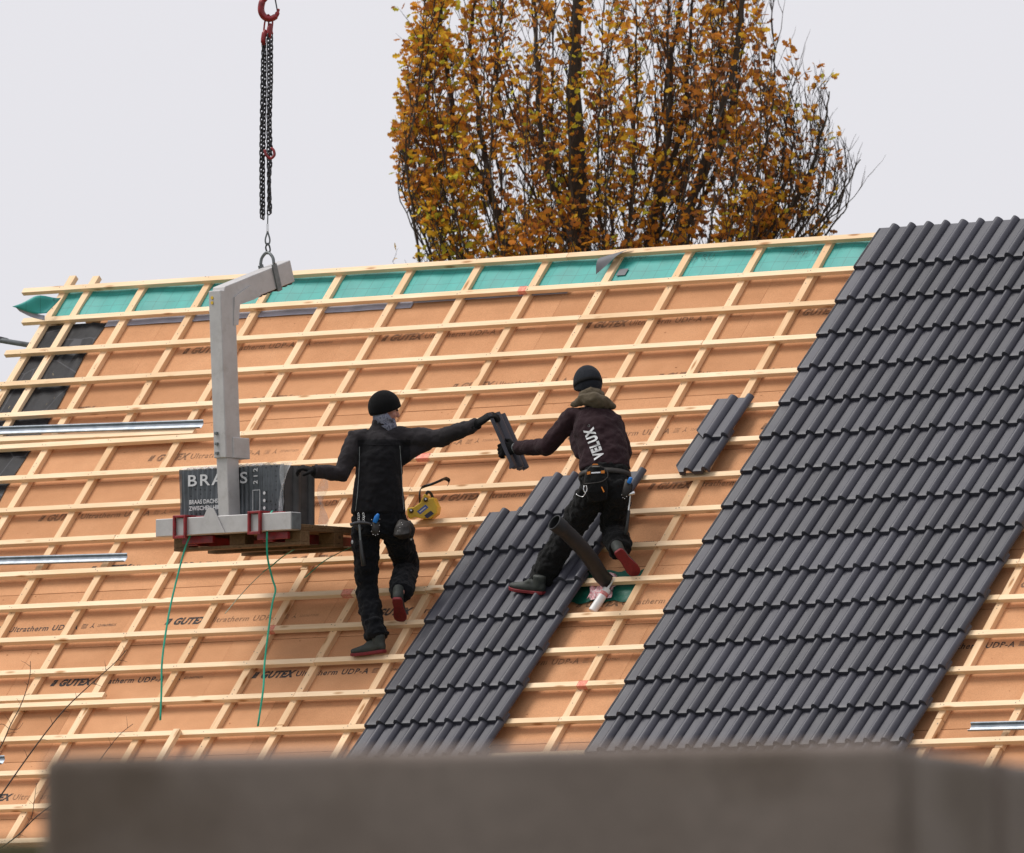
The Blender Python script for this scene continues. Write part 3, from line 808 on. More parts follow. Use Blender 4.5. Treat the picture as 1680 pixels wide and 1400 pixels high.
m = MB(); m.add([at(687.5, 840, D-.055), at(689, 841.3, D-.055), at(699, 833, D-.055), at(697.5, 831.7, D-.055)], [(0, 1, 2, 3)]); m.build('label_print', M['whitelab'], rc)
m = MB(); q = [at(696, 846, D-.054), at(701, 851, D-.054), at(712, 843, D-.054), at(707, 838, D-.054)]; m.add(q, [(0, 1, 2, 3)]); m.build('key_panel', plain('dark_blue_panel', (.01, .012, .04), (.02, .02, .06), 80, .4), rc)
for x, y in ((675, 838.5), (699, 820)):
    m = MB(); m.loft([at(x, y, D-.05), at(x-1, y-.5, D-.085)], [.016, .013], side=(1, 0, 0), n=14, cap=.3); k_ = m.build('joystick', M['blacks'], rc, smooth=True)
    m = MB(); m.ell(at(x-.5, y-.5, D-.093), ((.006, 0, 0), (0, .004, 0), (0, 0, .006))); m.build('cap', M['white'], k_, smooth=True)
m = MB(); m.tube(spl([at(699, 812, D+.0), at(702, 807, D), at(707, 810, D+.02), at(711, 819, D+.03)], 5), .010, 8); m.build('handle', M['blacks'], rc, smooth=True)
def ribbon(pts, w0, parent, name, mat, wdir):
    m = MB(); pts = spl(pts, 6); wd = Vector(wdir).normalized()
    m.sheet([[p-wd*w0/2, p+wd*w0/2] for p in pts]); return m.build(name, mat, parent, smooth=True, solid=.003)
ribbon([at(689, 826, D-.02), at(688.5, 812, D-.04), at(690, 802, D-.03), at(697, 798, D+.0), at(710, 794, D-.02), at(724, 788, D-.02), at(731, 785.5, D+.03), at(737, 789, D+.07), at(735.5, 795, D+.06)], .028, rc, 'strap', M['blacks'], (.45, -.3, .85))

# ================================================================== LIFTING FORK, PALLET, TILE PACK
FD = Vector((.66, .751, 0)).normalized()          # direction of the forks
BD = Vector((FD.y, -FD.x, 0))                     # direction of the cross beam (to the right, nearer)
ZU = Vector((0, 0, 1))
A0 = at(285, 905, 89.72)                          # left lower corner of the pallet
def lp(b, f, z): return A0 + BD*b + FD*f + ZU*z
pal = thing('pallet', lp(.6, .4, 0), 'dark weathered wooden pallet hanging on the lifting fork', 'pallet')
def pbox(name, b0, b1, f0, f1, z0, z1, parent=pal, mat=None, bev=.002):
    m = MB(); m.box(lp((b0+b1)/2, (f0+f1)/2, (z0+z1)/2), BD*((b1-b0)/2), FD*((f1-f0)/2), ZU*((z1-z0)/2))
    L = (b1-b0, f1-f0, z1-z0)
    return m.build(name, mat or M['pallet'], parent, bevel=bev, seg=1)
for f0 in (0, .35, .70):
    pbox('bottom_board', 0, 1.2, f0, f0+.10, 0, .022)
    for b0 in (0, .53, 1.055): pbox('block', b0, b0+.145, f0+.002, f0+.098, .0225, .1)
for b0 in (0, .53, 1.055): pbox('stringer_board', b0, b0+.145, 0, .80, .1005, .122)
for k in range(6): pbox('deck_board', 0, 1.2, .135*k, .135*k+.12, .1225, .145)
# tile pack: upright tiles side by side along the beam
pk = thing('tile_pack', lp(.56, .2, .146), 'shrink wrapped pack of grey roof tiles standing on the pallet', 'tile pack')
def upright_tile(b):
    m = MB(); n = len(PROF)
    top = [(x, z) for x, z in PROF]
    v = [lp(b+z*.7, .02+x, .147) for x, z in top] + [lp(b+z*.7-.012, .02+x, .147) for x, z in top]
    v += [p+ZU*.42 for p in v]; f = []
    for i in range(n-1):
        f += [(i, i+1, 2*n+i+1, 2*n+i), (n+i+1, n+i, 3*n+i, 3*n+i+1), (2*n+i, 2*n+i+1, 3*n+i+1, 3*n+i), (i+1, i, n+i, n+i+1)]
    f += [(0, 2*n, 3*n, n), (n-1, 2*n-1, 4*n-1, 3*n-1)]
    m.add(v, f); return m
for k in range(22):
    m = upright_tile(.065+k*.0445); o = m.build('pack_tile', M['tile_raw'], pk)
# printed film on the face towards the mast, rippled over the tile edges
m = MB(); grid = []
for j in range(10):
    grid.append([lp(.050+.985*i/132, .012-.006*math.cos(2*PI*(.985*i/132)/.0445)+.006*math.sin(i*.07+j*.5), .147+.425*j/9) for i in range(133)])
m.sheet(grid); m.build('film', M['film'], pk, smooth=True)
m = MB(); grid = []
for j in range(5):
    grid.append([lp(.045+.80*i/40, .005+.20*j/4, .573+.010*math.sin(i*1.9+j)+.012*(j in (1, 2, 3))) for i in range(41)])
m.sheet(grid); m.build('film_top', M['clearfilm'], pk, smooth=True)
m = MB(); grid = []
for j in range(9):
    t_ = j/8
    grid.append([lp(.90-.10*t_*(i/5)+.19*(1-t_)*(i/5)*.5+.12*(1-t_)-.0, -.004-.02*math.sin(i*1.1+j), .58-.43*t_+(.0)) + BD*(.14*t_) for i in range(6)])
m.sheet(grid); m.build('film_flap', M['clearfilm'], pk, smooth=True)
m = MB(); grid = []
for j in range(10):
    t_ = j/9
    grid.append([lp(1.075+.02*math.sin(j*1.3+i), .33+.075*i/4+.012*math.sin(j*.9), .565-.42*t_) for i in range(5)])
m.sheet(grid); m.build('film_tail', M['clearfilm'], pk, smooth=True)
def pack_text(txt, b, z, size, bold=0.0, sp=1.0, rot=0, sx=1.0):
    V, Fc = text_mesh(txt, size, 0, bold, sp); m = MB()
    c, s = math.cos(rot), math.sin(rot)
    m.add([lp(b+p.x*sx*c-p.y*s, -.005, z+p.x*sx*s+p.y*c) for p in V], Fc); m.build('printed_lettering', M['whitelab'], pk)
pack_text('BRAAS', .130, .452, .112, .0014, 1.22, 0, 1.52)
pack_text('BRAAS DACHSTEINE', .150, .325, .042, .0008, 1.0)
pack_text('ZWISCHEN HIMMEL', .150, .28, .042, .0008, 1.0)
pack_text('2 1 2', .80, .44, .055, .001, 1.0, PI/2)
m = MB()
for k in range(3):
    n = 10; c = lp(.865, -.005, .27+.052*k); m.add([c+BD*(.012*math.cos(2*PI*q/n))+ZU*(.012*math.sin(2*PI*q/n)) for q in range(n)], [tuple(range(n))])
a_, b_, z0, z1, t_ = .755, .825, .25, .40, .004
for (x0, x1, y0, y1) in ((a_, b_, z0, z0+t_), (a_, b_, z1-t_, z1), (a_, a_+t_, z0+t_, z1-t_), (b_-t_, b_, z0+t_, z1-t_)):
    m.add([lp(x0, -.005, y0), lp(x1, -.005, y0), lp(x1, -.005, y1), lp(x0, -.005, y1)], [(0, 1, 2, 3)])
o = m.build('printed_icons', M['whitelab'], pk); o['kind'] = 'stuff'

# fork
fk = thing('lifting_fork', lp(.49, -.1, .1), 'tall grey aluminium lifting fork with red clamps hanging from the crane chains', 'lifting fork')
def fbox(name, b0, b1, f0, f1, z0, z1, mat=M['alu'], bev=.004, parent=fk): return pbox(name, b0, b1, f0, f1, z0, z1, parent, mat, bev)
BT0, BT1 = .098, .222
fbox('cross_beam', -.05, 1.235, -.135, -.030, BT0, BT1)
fbox('beam_cap', 1.236, 1.242, -.130, -.035, BT0+.004, BT1-.004, M['greysteel'])
for b0 in (.165, .875):
    fbox('fork_tine', b0, b0+.09, -.029, .80, .030, .095, M['red'], .003)
    c = fbox('clamp', b0-.030, b0-.012, -.160, -.137, BT0-.022, BT1+.018, M['red'], .003)
    fbox('clamp', b0+.072, b0+.090, -.160, -.137, BT0-.022, BT1+.018, M['red'], .003)
    fbox('clamp', b0-.012, b0+.072, -.160, -.137, BT1+.001, BT1+.018, M['red'], .003)
    fbox('clamp', b0-.012, b0+.072, -.160, -.137, BT0-.022, BT0-.002, M['red'], .003)
    fbox('clamp', b0-.030, b0+.090, -.136, -.020, BT1+.002, BT1+.018, M['red'], .003)
    fbox('clamp', b0+.091, b0+.21, -.05, -.02, BT1+.002, BT1+.014, M['red'], .003)
    fbox('clamp', b0-.03, b0+.26, -.06, -.03, BT0-.055, BT0-.004, M['red'], .003)
MB0 = lp(.487, -.155, BT1-.02); MB0 = at(377, 862, MB0.y)
MT0 = at(364, 478, MB0.y)
def mast_seg(name, t0, t1, hb, hf, mat=M['alu'], off=(0, 0), bev=.006, parent=fk):
    a = MB0.lerp(MT0, t0) + BD*off[0] + FD*off[1]; b = MB0.lerp(MT0, t1) + BD*off[0] + FD*off[1]
    m = MB(); m.box((a+b)/2, BD*hb, FD*hf, (b-a)/2); return m.build(name, mat, parent, bevel=bev)
mast_seg('lower_mast', -.02, .45, .050, .062)
mast_seg('upper_mast', .285, 1.0, .057, .078)
mast_seg('sleeve', .285, .375, .064, .086, M['alu'], (0, .080))
for tt in (.30, .34, .385): mast_seg('bolt', tt, tt+.012, .012, .012, M['greysteel'], (-.02, -.085), .003)
tri = MB(); c0 = lp(.487, -.137, BT0)
pts = [lp(.35, -.148, BT0+.002), lp(.62, -.148, BT0+.002), lp(.51, -.148, BT1+.055), lp(.455, -.148, BT1+.055)]
tri.add(pts+[p+FD*.011 for p in pts], [(0, 1, 2, 3), (7, 6, 5, 4)] + [(i, i+4, (i+1) % 4+4, (i+1) % 4) for i in range(4)])
tri.build('gusset', M['alu'], fk, bevel=.002)
# arm
AE = .70; RISE = .235
arm_dir = (FD*AE + ZU*RISE).normalized(); arm_up = (ZU - arm_dir*arm_dir.z).normalized()
as_ = MT0 + ZU*(.012) - FD*.078 + arm_dir*.0
m = MB(); L = .765; hh = .078
c0 = as_ - arm_up*hh
pts = []
for s in (0, 1):
    e = c0 + arm_dir*(L*s)
    for bb in (-1, 1):
        for uu in (-1, 1): pts.append(e + BD*(.0575*bb) + arm_up*(hh*uu) + (arm_dir*(.05*uu) if s == 0 else Vector()))
m.add(pts, [(0, 1, 3, 2), (4, 6, 7, 5), (0, 2, 6, 4), (1, 5, 7, 3), (0, 4, 5, 1), (2, 3, 7, 6)]); m.build('arm', M['alu'], fk, bevel=.005)
m = MB(); br = [MT0+FD*.078-ZU*.22, MT0+FD*.10-ZU*.22, c0+arm_dir*.36-arm_up*hh, c0+arm_dir*.30-arm_up*hh*.2, MT0+FD*.078-ZU*.02, MT0+FD*.115-ZU*.06]
v = [p+BD*.0585 for p in br]; 
m = MB(); q = [MT0+FD*.05-ZU*.24, MT0+FD*.098-ZU*.235, MT0+FD*.115-ZU*.09, c0+arm_dir*.30-arm_up*.085, c0+arm_dir*.38-arm_up*.078, c0+arm_dir*.30+arm_up*.02, MT0+FD*.06-ZU*.04]
v = [p+BD*.0585 for p in q] + [p+BD*.068 for p in q]; n = len(q)
m.add(v, [tuple(range(n)), tuple(range(2*n-1, n-1, -1))] + [(i, i+n, (i+1) % n+n, (i+1) % n) for i in range(n)])
me = m.mesh('bracket'); bm = bmesh.new(); bm.from_mesh(me); bmesh.ops.recalc_face_normals(bm, faces=bm.faces); bm.to_mesh(me); bm.free(); me.materials.append(M['alu'])
link('bracket', me, fk)
for k in range(7):                                # notches under the arm
    m = MB(); m.box(c0+arm_dir*(.40+.055*k)-arm_up*(hh+.007), arm_dir*.014, BD*.05, arm_up*.006); m.build('notch', M['steel'], fk, bevel=.002, seg=1)
m = MB(); 
for k in range(2):
    c = MT0 - FD*.0785 - BD*(.02) - ZU*(.05+.035*k); n = 10
    m = MB(); m.loft([c, c-FD*.003], [.012, .012], side=BD, n=12, cap=0); m.build('yellow_sticker', M['yellow'], fk)
HK = c0 + arm_dir*.585                            # where the yoke sits on the arm
m = MB(); 
for bb in (-1, 1):
    mm = MB(); mm.box(HK+BD*(.064*bb), BD*.006, arm_dir*.024, arm_up*(hh+.020)); mm.build('yoke_plate', M['greysteel'], fk, bevel=.003)
mm = MB(); mm.box(HK-arm_up*(hh+.012), BD*.057, arm_dir*.022, arm_up*.006); mm.build('yoke_plate', M['greysteel'], fk, bevel=.002)
top = HK + arm_up*(hh+.02)
mm = MB(); mm.tube(spl([top-BD*.064, top-BD*.05+ZU*.05, top+ZU*.085, top+BD*.05+ZU*.05, top+BD*.064], 5), .011, 10); mm.build('yoke_bow', M['greysteel'], fk, smooth=True)

# chains and hook
ctop = top + ZU*.085
HX, HYD = 440, ctop.y
ch = thing('chain_sling', ctop, 'dark steel chains looped between the red crane hook and the lifting fork', 'chain')
def link_mesh():
    m = MB(); r = .0052; P = []
    for k in range(16):
        a = 2*PI*k/16; x = .0105*math.cos(a); z = .0105*math.sin(a) + (.010 if math.sin(a) > 0 else -.010); P.append(Vector((x, 0, z)))
    n = 6; v = []; f = []
    for i, p in enumerate(P):
        t = (P[(i+1) % 16]-P[i-1]).normalized(); s_ = Vector((0, 1, 0)); q = t.cross(s_)
        v += [p + s_*(r*math.cos(2*PI*k/n)) + q*(r*math.sin(2*PI*k/n)) for k in range(n)]
    for i in range(16):
        for k in range(n): f.append((i*n+k, i*n+(k+1) % n, ((i+1) % 16)*n+(k+1) % n, ((i+1) % 16)*n+k))
    m.add(v, f); return m.mesh('chain_link', [M['chain']], True)
LK = link_mesh()
def chain(pts):
    P = spl(pts, 10); d = [0]
    for a, b in zip(P[:-1], P[1:]): d.append(d[-1]+(b-a).length)
    s_ = 0; i = 0; k = 0
    while s_ < d[-1]:
        while i < len(P)-2 and d[i+1] < s_: i += 1
        t = (s_-d[i])/max(d[i+1]-d[i], 1e-6); p = P[i].lerp(P[i+1], t); T = (P[i+1]-P[i]).normalized()
        R = T.to_track_quat('Z', 'Y').to_matrix().to_4x4() @ Matrix.Rotation(.6+(PI/2 if k % 2 else 0)+random.uniform(-.2, .2), 4, 'Z')
        o = bpy.data.objects.new('chain_link', LK); COL.objects.link(o); o.parent = ch
        o.matrix_local = Matrix.Translation(-ch.location) @ Matrix.Translation(p) @ R
        s_ += .0295; k += 1
def cp(x, y, dd=0): return at(x, y, HYD+dd)
chain([cp(432, 66), cp(430, 150), cp(428.5, 250), cp(429, 354)])
chain([cp(434, 68, .03), cp(434.5, 150, .03), cp(432.5, 250, .03), cp(432, 356, .03)])
chain([cp(445, 58, .01), cp(445, 130, .01), cp(443, 200, .01), cp(444.5, 250, .01), cp(442, 300, .01), cp(444, 350, .01)])
chain([cp(440, 60, -.03), cp(441, 130, -.03), cp(440, 220, -.03), cp(441, 300, -.03), cp(441, 352, -.03)])
m = MB(); m.tube([cp(439.5, 350), cp(439, 372)], .0045, 8); m.build('wire_rope', M['greysteel'], ch)
m = MB(); m.tube([cp(439, 368), cp(439, 380)], .010, 10); m.build('ferrule', M['silver'], ch)
m = MB(); m.tube(spl([cp(439, 380), cp(435.5, 392), cp(436, 399), cp(439, 402), cp(442, 399), cp(442.5, 392), cp(439, 380)], 4), .006, 8); m.build('thimble_eye', M['greysteel'], ch, smooth=True)
m = MB(); m.tube(spl([cp(439, 399), cp(436, 406), cp(438, 414), ctop-ZU*.01, cp(443, 412), cp(442, 404), cp(439, 399)], 4), .006, 8); m.build('shackle', M['steel'], ch, smooth=True)
for x, y in ((433, 62), (442, 52)):               # shortening clutches at the chain heads
    m = MB(); m.loft(spl([cp(x+2, y-12, -.01), cp(x, y-4, -.02), cp(x-1, y+6, -.02), cp(x, y+12, 0)], 4), [(.012, .010)]*2+[(.018, .013)]*8+[(.012, .01)]*3, side=(1, 0, 0), n=10, cap=.6)
    m.build('chain_clutch', M['red'], ch, smooth=True)
m = MB(); m.tube(spl([cp(434, 246, -.05), cp(437, 255, -.06), cp(444, 260, -.06), cp(450, 255, -.06), cp(449, 247, -.05), cp(445, 243, -.04)], 5), [.010]*26, 8); m.build('loose_grab_hook', M['red'], ch, smooth=True)
for k, (x0, x1) in enumerate(((435, 433), (441, 440), (447, 446))):
    m = MB(); m.tube(spl([cp(440, 24, -.01*k), cp(x0, 34), cp(x1, 50), cp(x1+1, 56)], 4), .0065, 8); m.build('suspension_ring', M['red'], ch, smooth=True)
hk = thing('crane_hook', cp(440, 26), 'red steel crane hook at the top carrying the chains', 'hook')
m = MB()
pts = spl([cp(441, -22), cp(437, -6), cp(430, 4), cp(428.5, 18), cp(434, 28), cp(444, 31), cp(453, 26), cp(457, 16)], 6)
rads = [(.022, .02)]*6 + [(.030, .022)]*6 + [(.036, .024)]*18 + [(.030, .022)]*6 + [(.020, .016)]*4 + [(.012, .010)]*3
m.loft(pts, rads[:len(pts)], side=(0, 1, 0), n=12, cap=.7); m.build('hook_body', M['red'], hk, smooth=True)
m = MB(); m.tube([cp(455, 18, -.005), cp(451, -4, -.005), cp(447, -18)], .005, 8); m.build('safety_latch', M['steel'], hk)
m = MB(); m.loft([cp(441, -20), cp(441, -60)], [.035, .035], n=14, cap=.4); m.build('swivel', M['red'], hk, smooth=True)
m = MB(); m.tube([cp(441, -60), cp(441, -60)+ZU*9], .009, 8); m.build('hoist_rope', M['steel'], hk)

# straps hanging from the pallet
def strap(pts, label, mat=M['strap'], wd=.014):
    o = ribbon(pts, wd, None, 'strap', mat, (.9, -.35, .1)); recenter(o, pts[-1])
    return tag(o, label, 'strap', 'plastic straps hanging from the pallet')
fdp = lp(.1, -.17, 0).y
strap([at(317, 848, fdp-.02), at(313, 875, fdp-.03), at(302, 905, fdp), at(284, 975, fdp-.02), at(274, 1025, fdp-.06), at(266, 1085, fdp-.1), at(265, 1130, fdp-.12), at(263, 1182, fdp-.14)], 'long green strap hanging from the left red clamp')
fd2 = lp(.85, -.17, 0).y
strap([at(447, 838, fd2-.02), at(440, 850, fd2-.03), at(438, 880, fd2-.04), at(439, 915, fd2), at(447, 950, fd2+.05), at(452, 968, fd2+.05), at(447, 990, fd2+.05), at(441, 1030, fd2+.05), at(434, 1090, fd2+.05), at(432, 1130, fd2), at(423, 1192, fd2)], 'long green strap hanging from the right red clamp')
strap([at(482, 902, 89.4), at(462, 915, 89.7), at(444, 930, 89.85), at(432, 938, 89.9)], 'short dark green strap end below the middle of the pallet')
strap([at(433, 938, 89.88), at(412, 958, 89.9), at(390, 982, 89.9), at(369, 1007, 89.9)], 'thin pale strap slanting down to the left below the pallet', M['strap_pale'], .007)
strap([at(580, 896, 89.45), at(555, 908, 89.5), at(530, 922, 89.52), at(500, 948, 89.6)], 'green strap slanting behind the left worker\'s leg')

# ================================================================== WORKERS
def hand(mb, wrist, d, nrm, thumb_side, curl=(.5, .7, .6), spread=.12, sc=1.0, thumb=None):
    """palm with five bent fingers: d = pointing direction, nrm = palm normal (fingers curl towards it)"""
    d = Vector(d).normalized(); nrm = Vector(nrm); nrm = (nrm - d*nrm.dot(d)).normalized(); s = d.cross(nrm)*thumb_side
    wrist = Vector(wrist)
    mb.loft([wrist-d*.03*sc, wrist+d*.01*sc, wrist+d*.05*sc, wrist+d*.088*sc], [(.030*sc, .024*sc), (.034*sc, .021*sc), (.043*sc, .018*sc), (.041*sc, .015*sc)], side=s, n=14, cap=.5)
    for i, (o, L) in enumerate(((.033, .070), (.011, .079), (-.011, .073), (-.032, .058))):
        p = wrist + d*.088*sc + s*(o*sc); a = 0; P = [p-d*.02*sc, p]
        dd = (d + s*(spread*o/.03*.5)).normalized()
        for q, (fr, c) in enumerate(zip((.45, .32, .26), curl)):
            a += c*(1+.06*i); p = p + (dd*math.cos(a) + nrm*math.sin(a))*(L*fr*sc); P.append(p)
        mb.loft(P, [.0115*sc, .0115*sc, .0108*sc, .0100*sc, .0090*sc], side=s, n=8, cap=.9)
    tb = wrist + d*.025*sc + s*.030*sc
    t1, t2 = thumb or ((d*.55+s*.75+nrm*.25), (d*.75+s*.35+nrm*.5))
    P = [tb-s*.012*sc, tb, tb+t1.normalized()*.038*sc, tb+t1.normalized()*.038*sc+t2.normalized()*.036*sc]
    mb.loft(P, [.014*sc, .0145*sc, .0125*sc, .0105*sc], side=d, n=8, cap=.9)
def shoe(parent, heel, toe, up, out_w=.049, label=None):
    """work shoe: heel and toe are sole points, up is the direction from the sole to the ankle"""
    heel, toe = Vector(heel), Vector(toe); d = (toe-heel); L = d.length; d.normalize()
    up = Vector(up); up = (up - d*up.dot(d)).normalized(); s = d.cross(up)
    def P(x, y, z): return heel + d*(x*L) + s*y + up*z
    m = MB(); out = []
    prof = [(-.01, .022), (.04, .033), (.15, .036), (.35, .033), (.55, .040), (.72, .046), (.86, .042), (.95, .030), (1.0, .013)]
    ring = [(x, y) for x, y in prof] + [(x, -y) for x, y in prof[::-1]]
    n = len(ring)
    def toe_lift(x): return .012*max(0, (x-.7)/.3)**2
    lo = [P(x, y, toe_lift(x)) for x, y in ring]; hi_ = [P(x, y*1.03, .022+toe_lift(x)) for x, y in ring]
    m.add(lo+hi_, [tuple(range(n)), tuple(range(2*n-1, n-1, -1))] + [(i, n+i, n+(i+1) % n, (i+1) % n) for i in range(n)])
    me = m.mesh('x'); bm = bmesh.new(); bm.from_mesh(me); bmesh.ops.recalc_face_normals(bm, faces=bm.faces); bm.to_mesh(me); bm.free(); me.materials.append(M['sole'])
    u = MB()
    u.loft([P(.03, 0, .045), P(.15, 0, .05), P(.35, 0, .048), P(.6, 0, .042), P(.8, 0, .038+toe_lift(.8)), P(.93, 0, .034+toe_lift(.95))],
           [(.028, .035), (.036, .040), (.036, .044), (.042, .036), (.042, .028), (.032, .020)], side=s, n=14, cap=.6)
    u.loft([P(.15, 0, .04), P(.14, 0, .085), P(.13, 0, .125)], [(.037, .045), (.040, .048), (.042, .050)], side=s, n=14, cap=.3)
    u.loft([P(.22, 0, .06), P(.36, 0, .085), P(.55, 0, .058)], [(.034, .034), (.034, .030), (.030, .022)], side=s, n=12, cap=.6)
    sh = blob(u, 'shoe', M['shoe'], parent, .006, 4)
    so_ = link('sole', me, sh); so_.location = (0, 0, 0); b_ = so_.modifiers.new('b', 'BEVEL'); b_.width = .004; b_.segments = 2
    l = MB()
    for k in range(4):
        x = .36+.055*k; z = .122-.017*k*1.1; l.tube([P(x, -.026, z-.018), P(x, 0, z+.002), P(x, .026, z-.018)], .0035, 6)
    lo_ = l.build('laces', M['blacks'], None); lo_.parent = sh; lo_.location = (0, 0, 0); lo_['kind'] = 'stuff'
    return sh
def on_surface(o_mesh_objs, V, Fc, place, off=.003, dirv=(0, 1, 0)):
    """drop flat print onto a garment along a direction"""
    vs = []; fs = []
    for o in o_mesh_objs:
        n = len(vs); base = o.matrix_world.translation if False else Vector((0, 0, 0))
        vs += [v.co.copy() for v in o.data.vertices]; fs += [tuple(i+n for i in p.vertices) for p in o.data.polygons]
    bvh = BVHTree.FromPolygons(vs, fs); dv = Vector(dirv); out_ = []
    for p in V:
        q = place(p); h = bvh.ray_cast(q-dv*1.0, dv)
        out_.append((h[0]-dv*off) if h[0] is not None else q)
    return out_

# ------------------------------------------------------------------ worker 1 (left, reaching both ways)
def J(px, py, d): return at(px, py, d)
B1 = 89.12
w1 = thing('person', J(612, 1072, 89.05), 'person in a black jacket and black beanie reaching right with a tile', 'person', 'workers on the roof')
hip_l, hip_r = J(599, 868, B1), J(648, 866, B1-.02)
kn_l, an_l = J(602, 962, B1+.06), J(616, 1050, 89.02)
kn_r, an_r = J(668, 930, 89.42), J(656, 972, 88.98)
sh_l, el_l, wr_l = J(585, 720, B1+.02), J(559, 778, B1-.05), J(517, 773, 88.98)
sh_r, el_r, wr_r = J(655, 718, B1+.06), J(722, 719, B1-.02), J(781, 697, B1-.18)
head = J(631, 671, B1+.05)
HF = Vector((.93, .22, -.24)).normalized()       # where the face points
HU = (ZU - HF*HF.z).normalized(); HS = HF.cross(HU)
# body: one continuous figure under the clothes
b = MB()
b.loft([J(623, 858, B1), J(622, 835, B1), J(622, 790, B1+.01), J(621, 750, B1+.03), J(621, 722, B1+.04)], [(.15, .10), (.135, .095), (.14, .10), (.16, .11), (.13, .085)], side=(1, 0, 0), n=18)
for h, k, a in ((hip_l, kn_l, an_l), (hip_r, kn_r, an_r)): b.loft([h, h.lerp(k, .5), k, k.lerp(a, .45), a], [.075, .068, .052, .046, .034], n=12)
for s_, e, w_ in ((sh_l, el_l, wr_l), (sh_r, el_r, wr_r)): b.loft([s_, s_.lerp(e, .5), e, e.lerp(w_, .5), w_, w_+(w_-e).normalized()*.04], [.055, .045, .040, .034, .020, .015], n=12)
b.loft([J(622, 716, B1+.05), J(627, 696, B1+.05), head-HU*.05], [.060, .056, .055], n=14)
b.ell(head+HU*.02-HF*.008, (HF*.098, HS*.077, HU*.108), n=22, m=14)
b.ell(head-HU*.050+HF*.030, (HF*.062, HS*.056, HU*.062), n=18, m=12)                    # jaw
b.loft([head+HF*.088+HU*.012, head+HF*.107-HU*.026], [.009, .014], side=HS, n=10)        # nose
b.ell(head+HF*.080+HU*.030, (HF*.016, HS*.050, HU*.010), n=14, m=8)                      # brow
b.ell(head+HF*.082-HU*.056, (HF*.014, HS*.026, HU*.010), n=12, m=8)                      # lips
for s_ in (-1, 1):
    b.ell(head-HU*.018+HS*(.076*s_)-HF*.01, (HF*.020, HS*.010, HU*.030), n=10, m=8)      # ears
    b.ell(head+HF*.062-HU*.028+HS*(.040*s_), (HF*.024, HS*.020, HU*.020), n=10, m=8)     # cheeks
body1 = blob(b, 'body', M['skin'], w1, .007, 3)
for s_ in (-1, 1):
    m = MB(); m.ell(head+HF*.082+HU*.010+HS*(.032*s_), (HF*.010, HS*.013, HU*.007), n=12, m=8); m.build('eye', M['blacks'], w1, smooth=True)
# jacket
b = MB()
b.loft([J(621, 842, B1-.005), J(621, 820, B1-.005), J(621, 790, B1), J(623, 755, B1+.01), J(623, 728, B1+.03), J(622, 712, B1+.045)],
       [(.192, .124), (.182, .122), (.168, .120), (.162, .120), (.160, .110), (.102, .078)], side=(1, 0, 0), n=26, cap=.12)
b.loft([J(598, 722, B1+.03), sh_l, sh_l.lerp(el_l, .45), el_l, el_l.lerp(wr_l, .5), wr_l], [.078, .078, .071, .065, .057, .047], side=(0, 1, 0), n=16, cap=.4)
b.loft([J(640, 722, B1+.04), sh_r, sh_r.lerp(el_r, .45), el_r, el_r.lerp(wr_r, .5), wr_r], [.084, .082, .073, .066, .057, .047], side=(0, 1, 0), n=16, cap=.4)
b.loft([J(655, 752, B1+.03), J(672, 741, B1+.03), J(700, 728, B1+.03)], [.055, .058, .05], side=(0, 1, 0), n=12)
for t_, r in ((.22, .071), (.5, .068), (.80, .061)):                                       # sleeve folds
    p = sh_r.lerp(el_r, t_); b.loft([p-Vector((.012, 0, 0)), p+Vector((.012, 0, 0))], [r, r], side=(0, 1, 0), n=12, cap=.5)
b.loft([J(624, 712, B1+.045), J(626, 701, B1+.05), J(627, 691, B1+.05)], [(.088, .075), (.076, .070), (.074, .068)], side=(1, 0, 0), n=18, cap=.15)
jk1 = blob(b, 'jacket', M['jacket_black'], w1, .008, 5, .020, .085, .010)
# brown-grey yoke and sleeves are other panels of the same jacket: material by place
jk1.data.materials.append(M['jacket_yoke'])
yoke_z = J(620, 722, B1).z; ymz = J(620, 735, B1).z
xl, xr = J(588, 760, B1).x, J(668, 760, B1).x
mi = []
for p in jk1.data.polygons:
    c = p.center
    mi.append(1 if (c.x < xl-.004 or (c.z > yoke_z+.0) or c.x > xr+.02) and c.z > J(0, 815, B1).z else 0)
jk1.data.polygons.foreach_set('material_index', mi)
def piping(pts, parent, garments, r=.0026):
    P = spl([J(x, y, B1-.5) for x, y in pts], 12); Q = on_surface(garments, P, None, lambda p: p, .001)
    Q = [q for q in Q if q.y > B1-.4]
    m = MB(); m.tube(Q, r, 6); o = m.build('piping', M['piping'], parent, smooth=True); return o
piping([(588.5, 726), (588, 760), (585.5, 800), (582, 832)], w1, [jk1])
piping([(655, 724), (657.5, 760), (659.5, 800), (661.5, 830)], w1, [jk1])
P = spl([J(x, y, B1-.5) for x, y in ((590, 721), (605, 723), (622, 724), (640, 723), (656, 722))], 10); Q = on_surface([jk1], P, None, lambda p: p, .0)
m = MB(); m.tube(Q, .003, 6); m.build('yoke_seam', M['jacket_black'], w1, smooth=True)
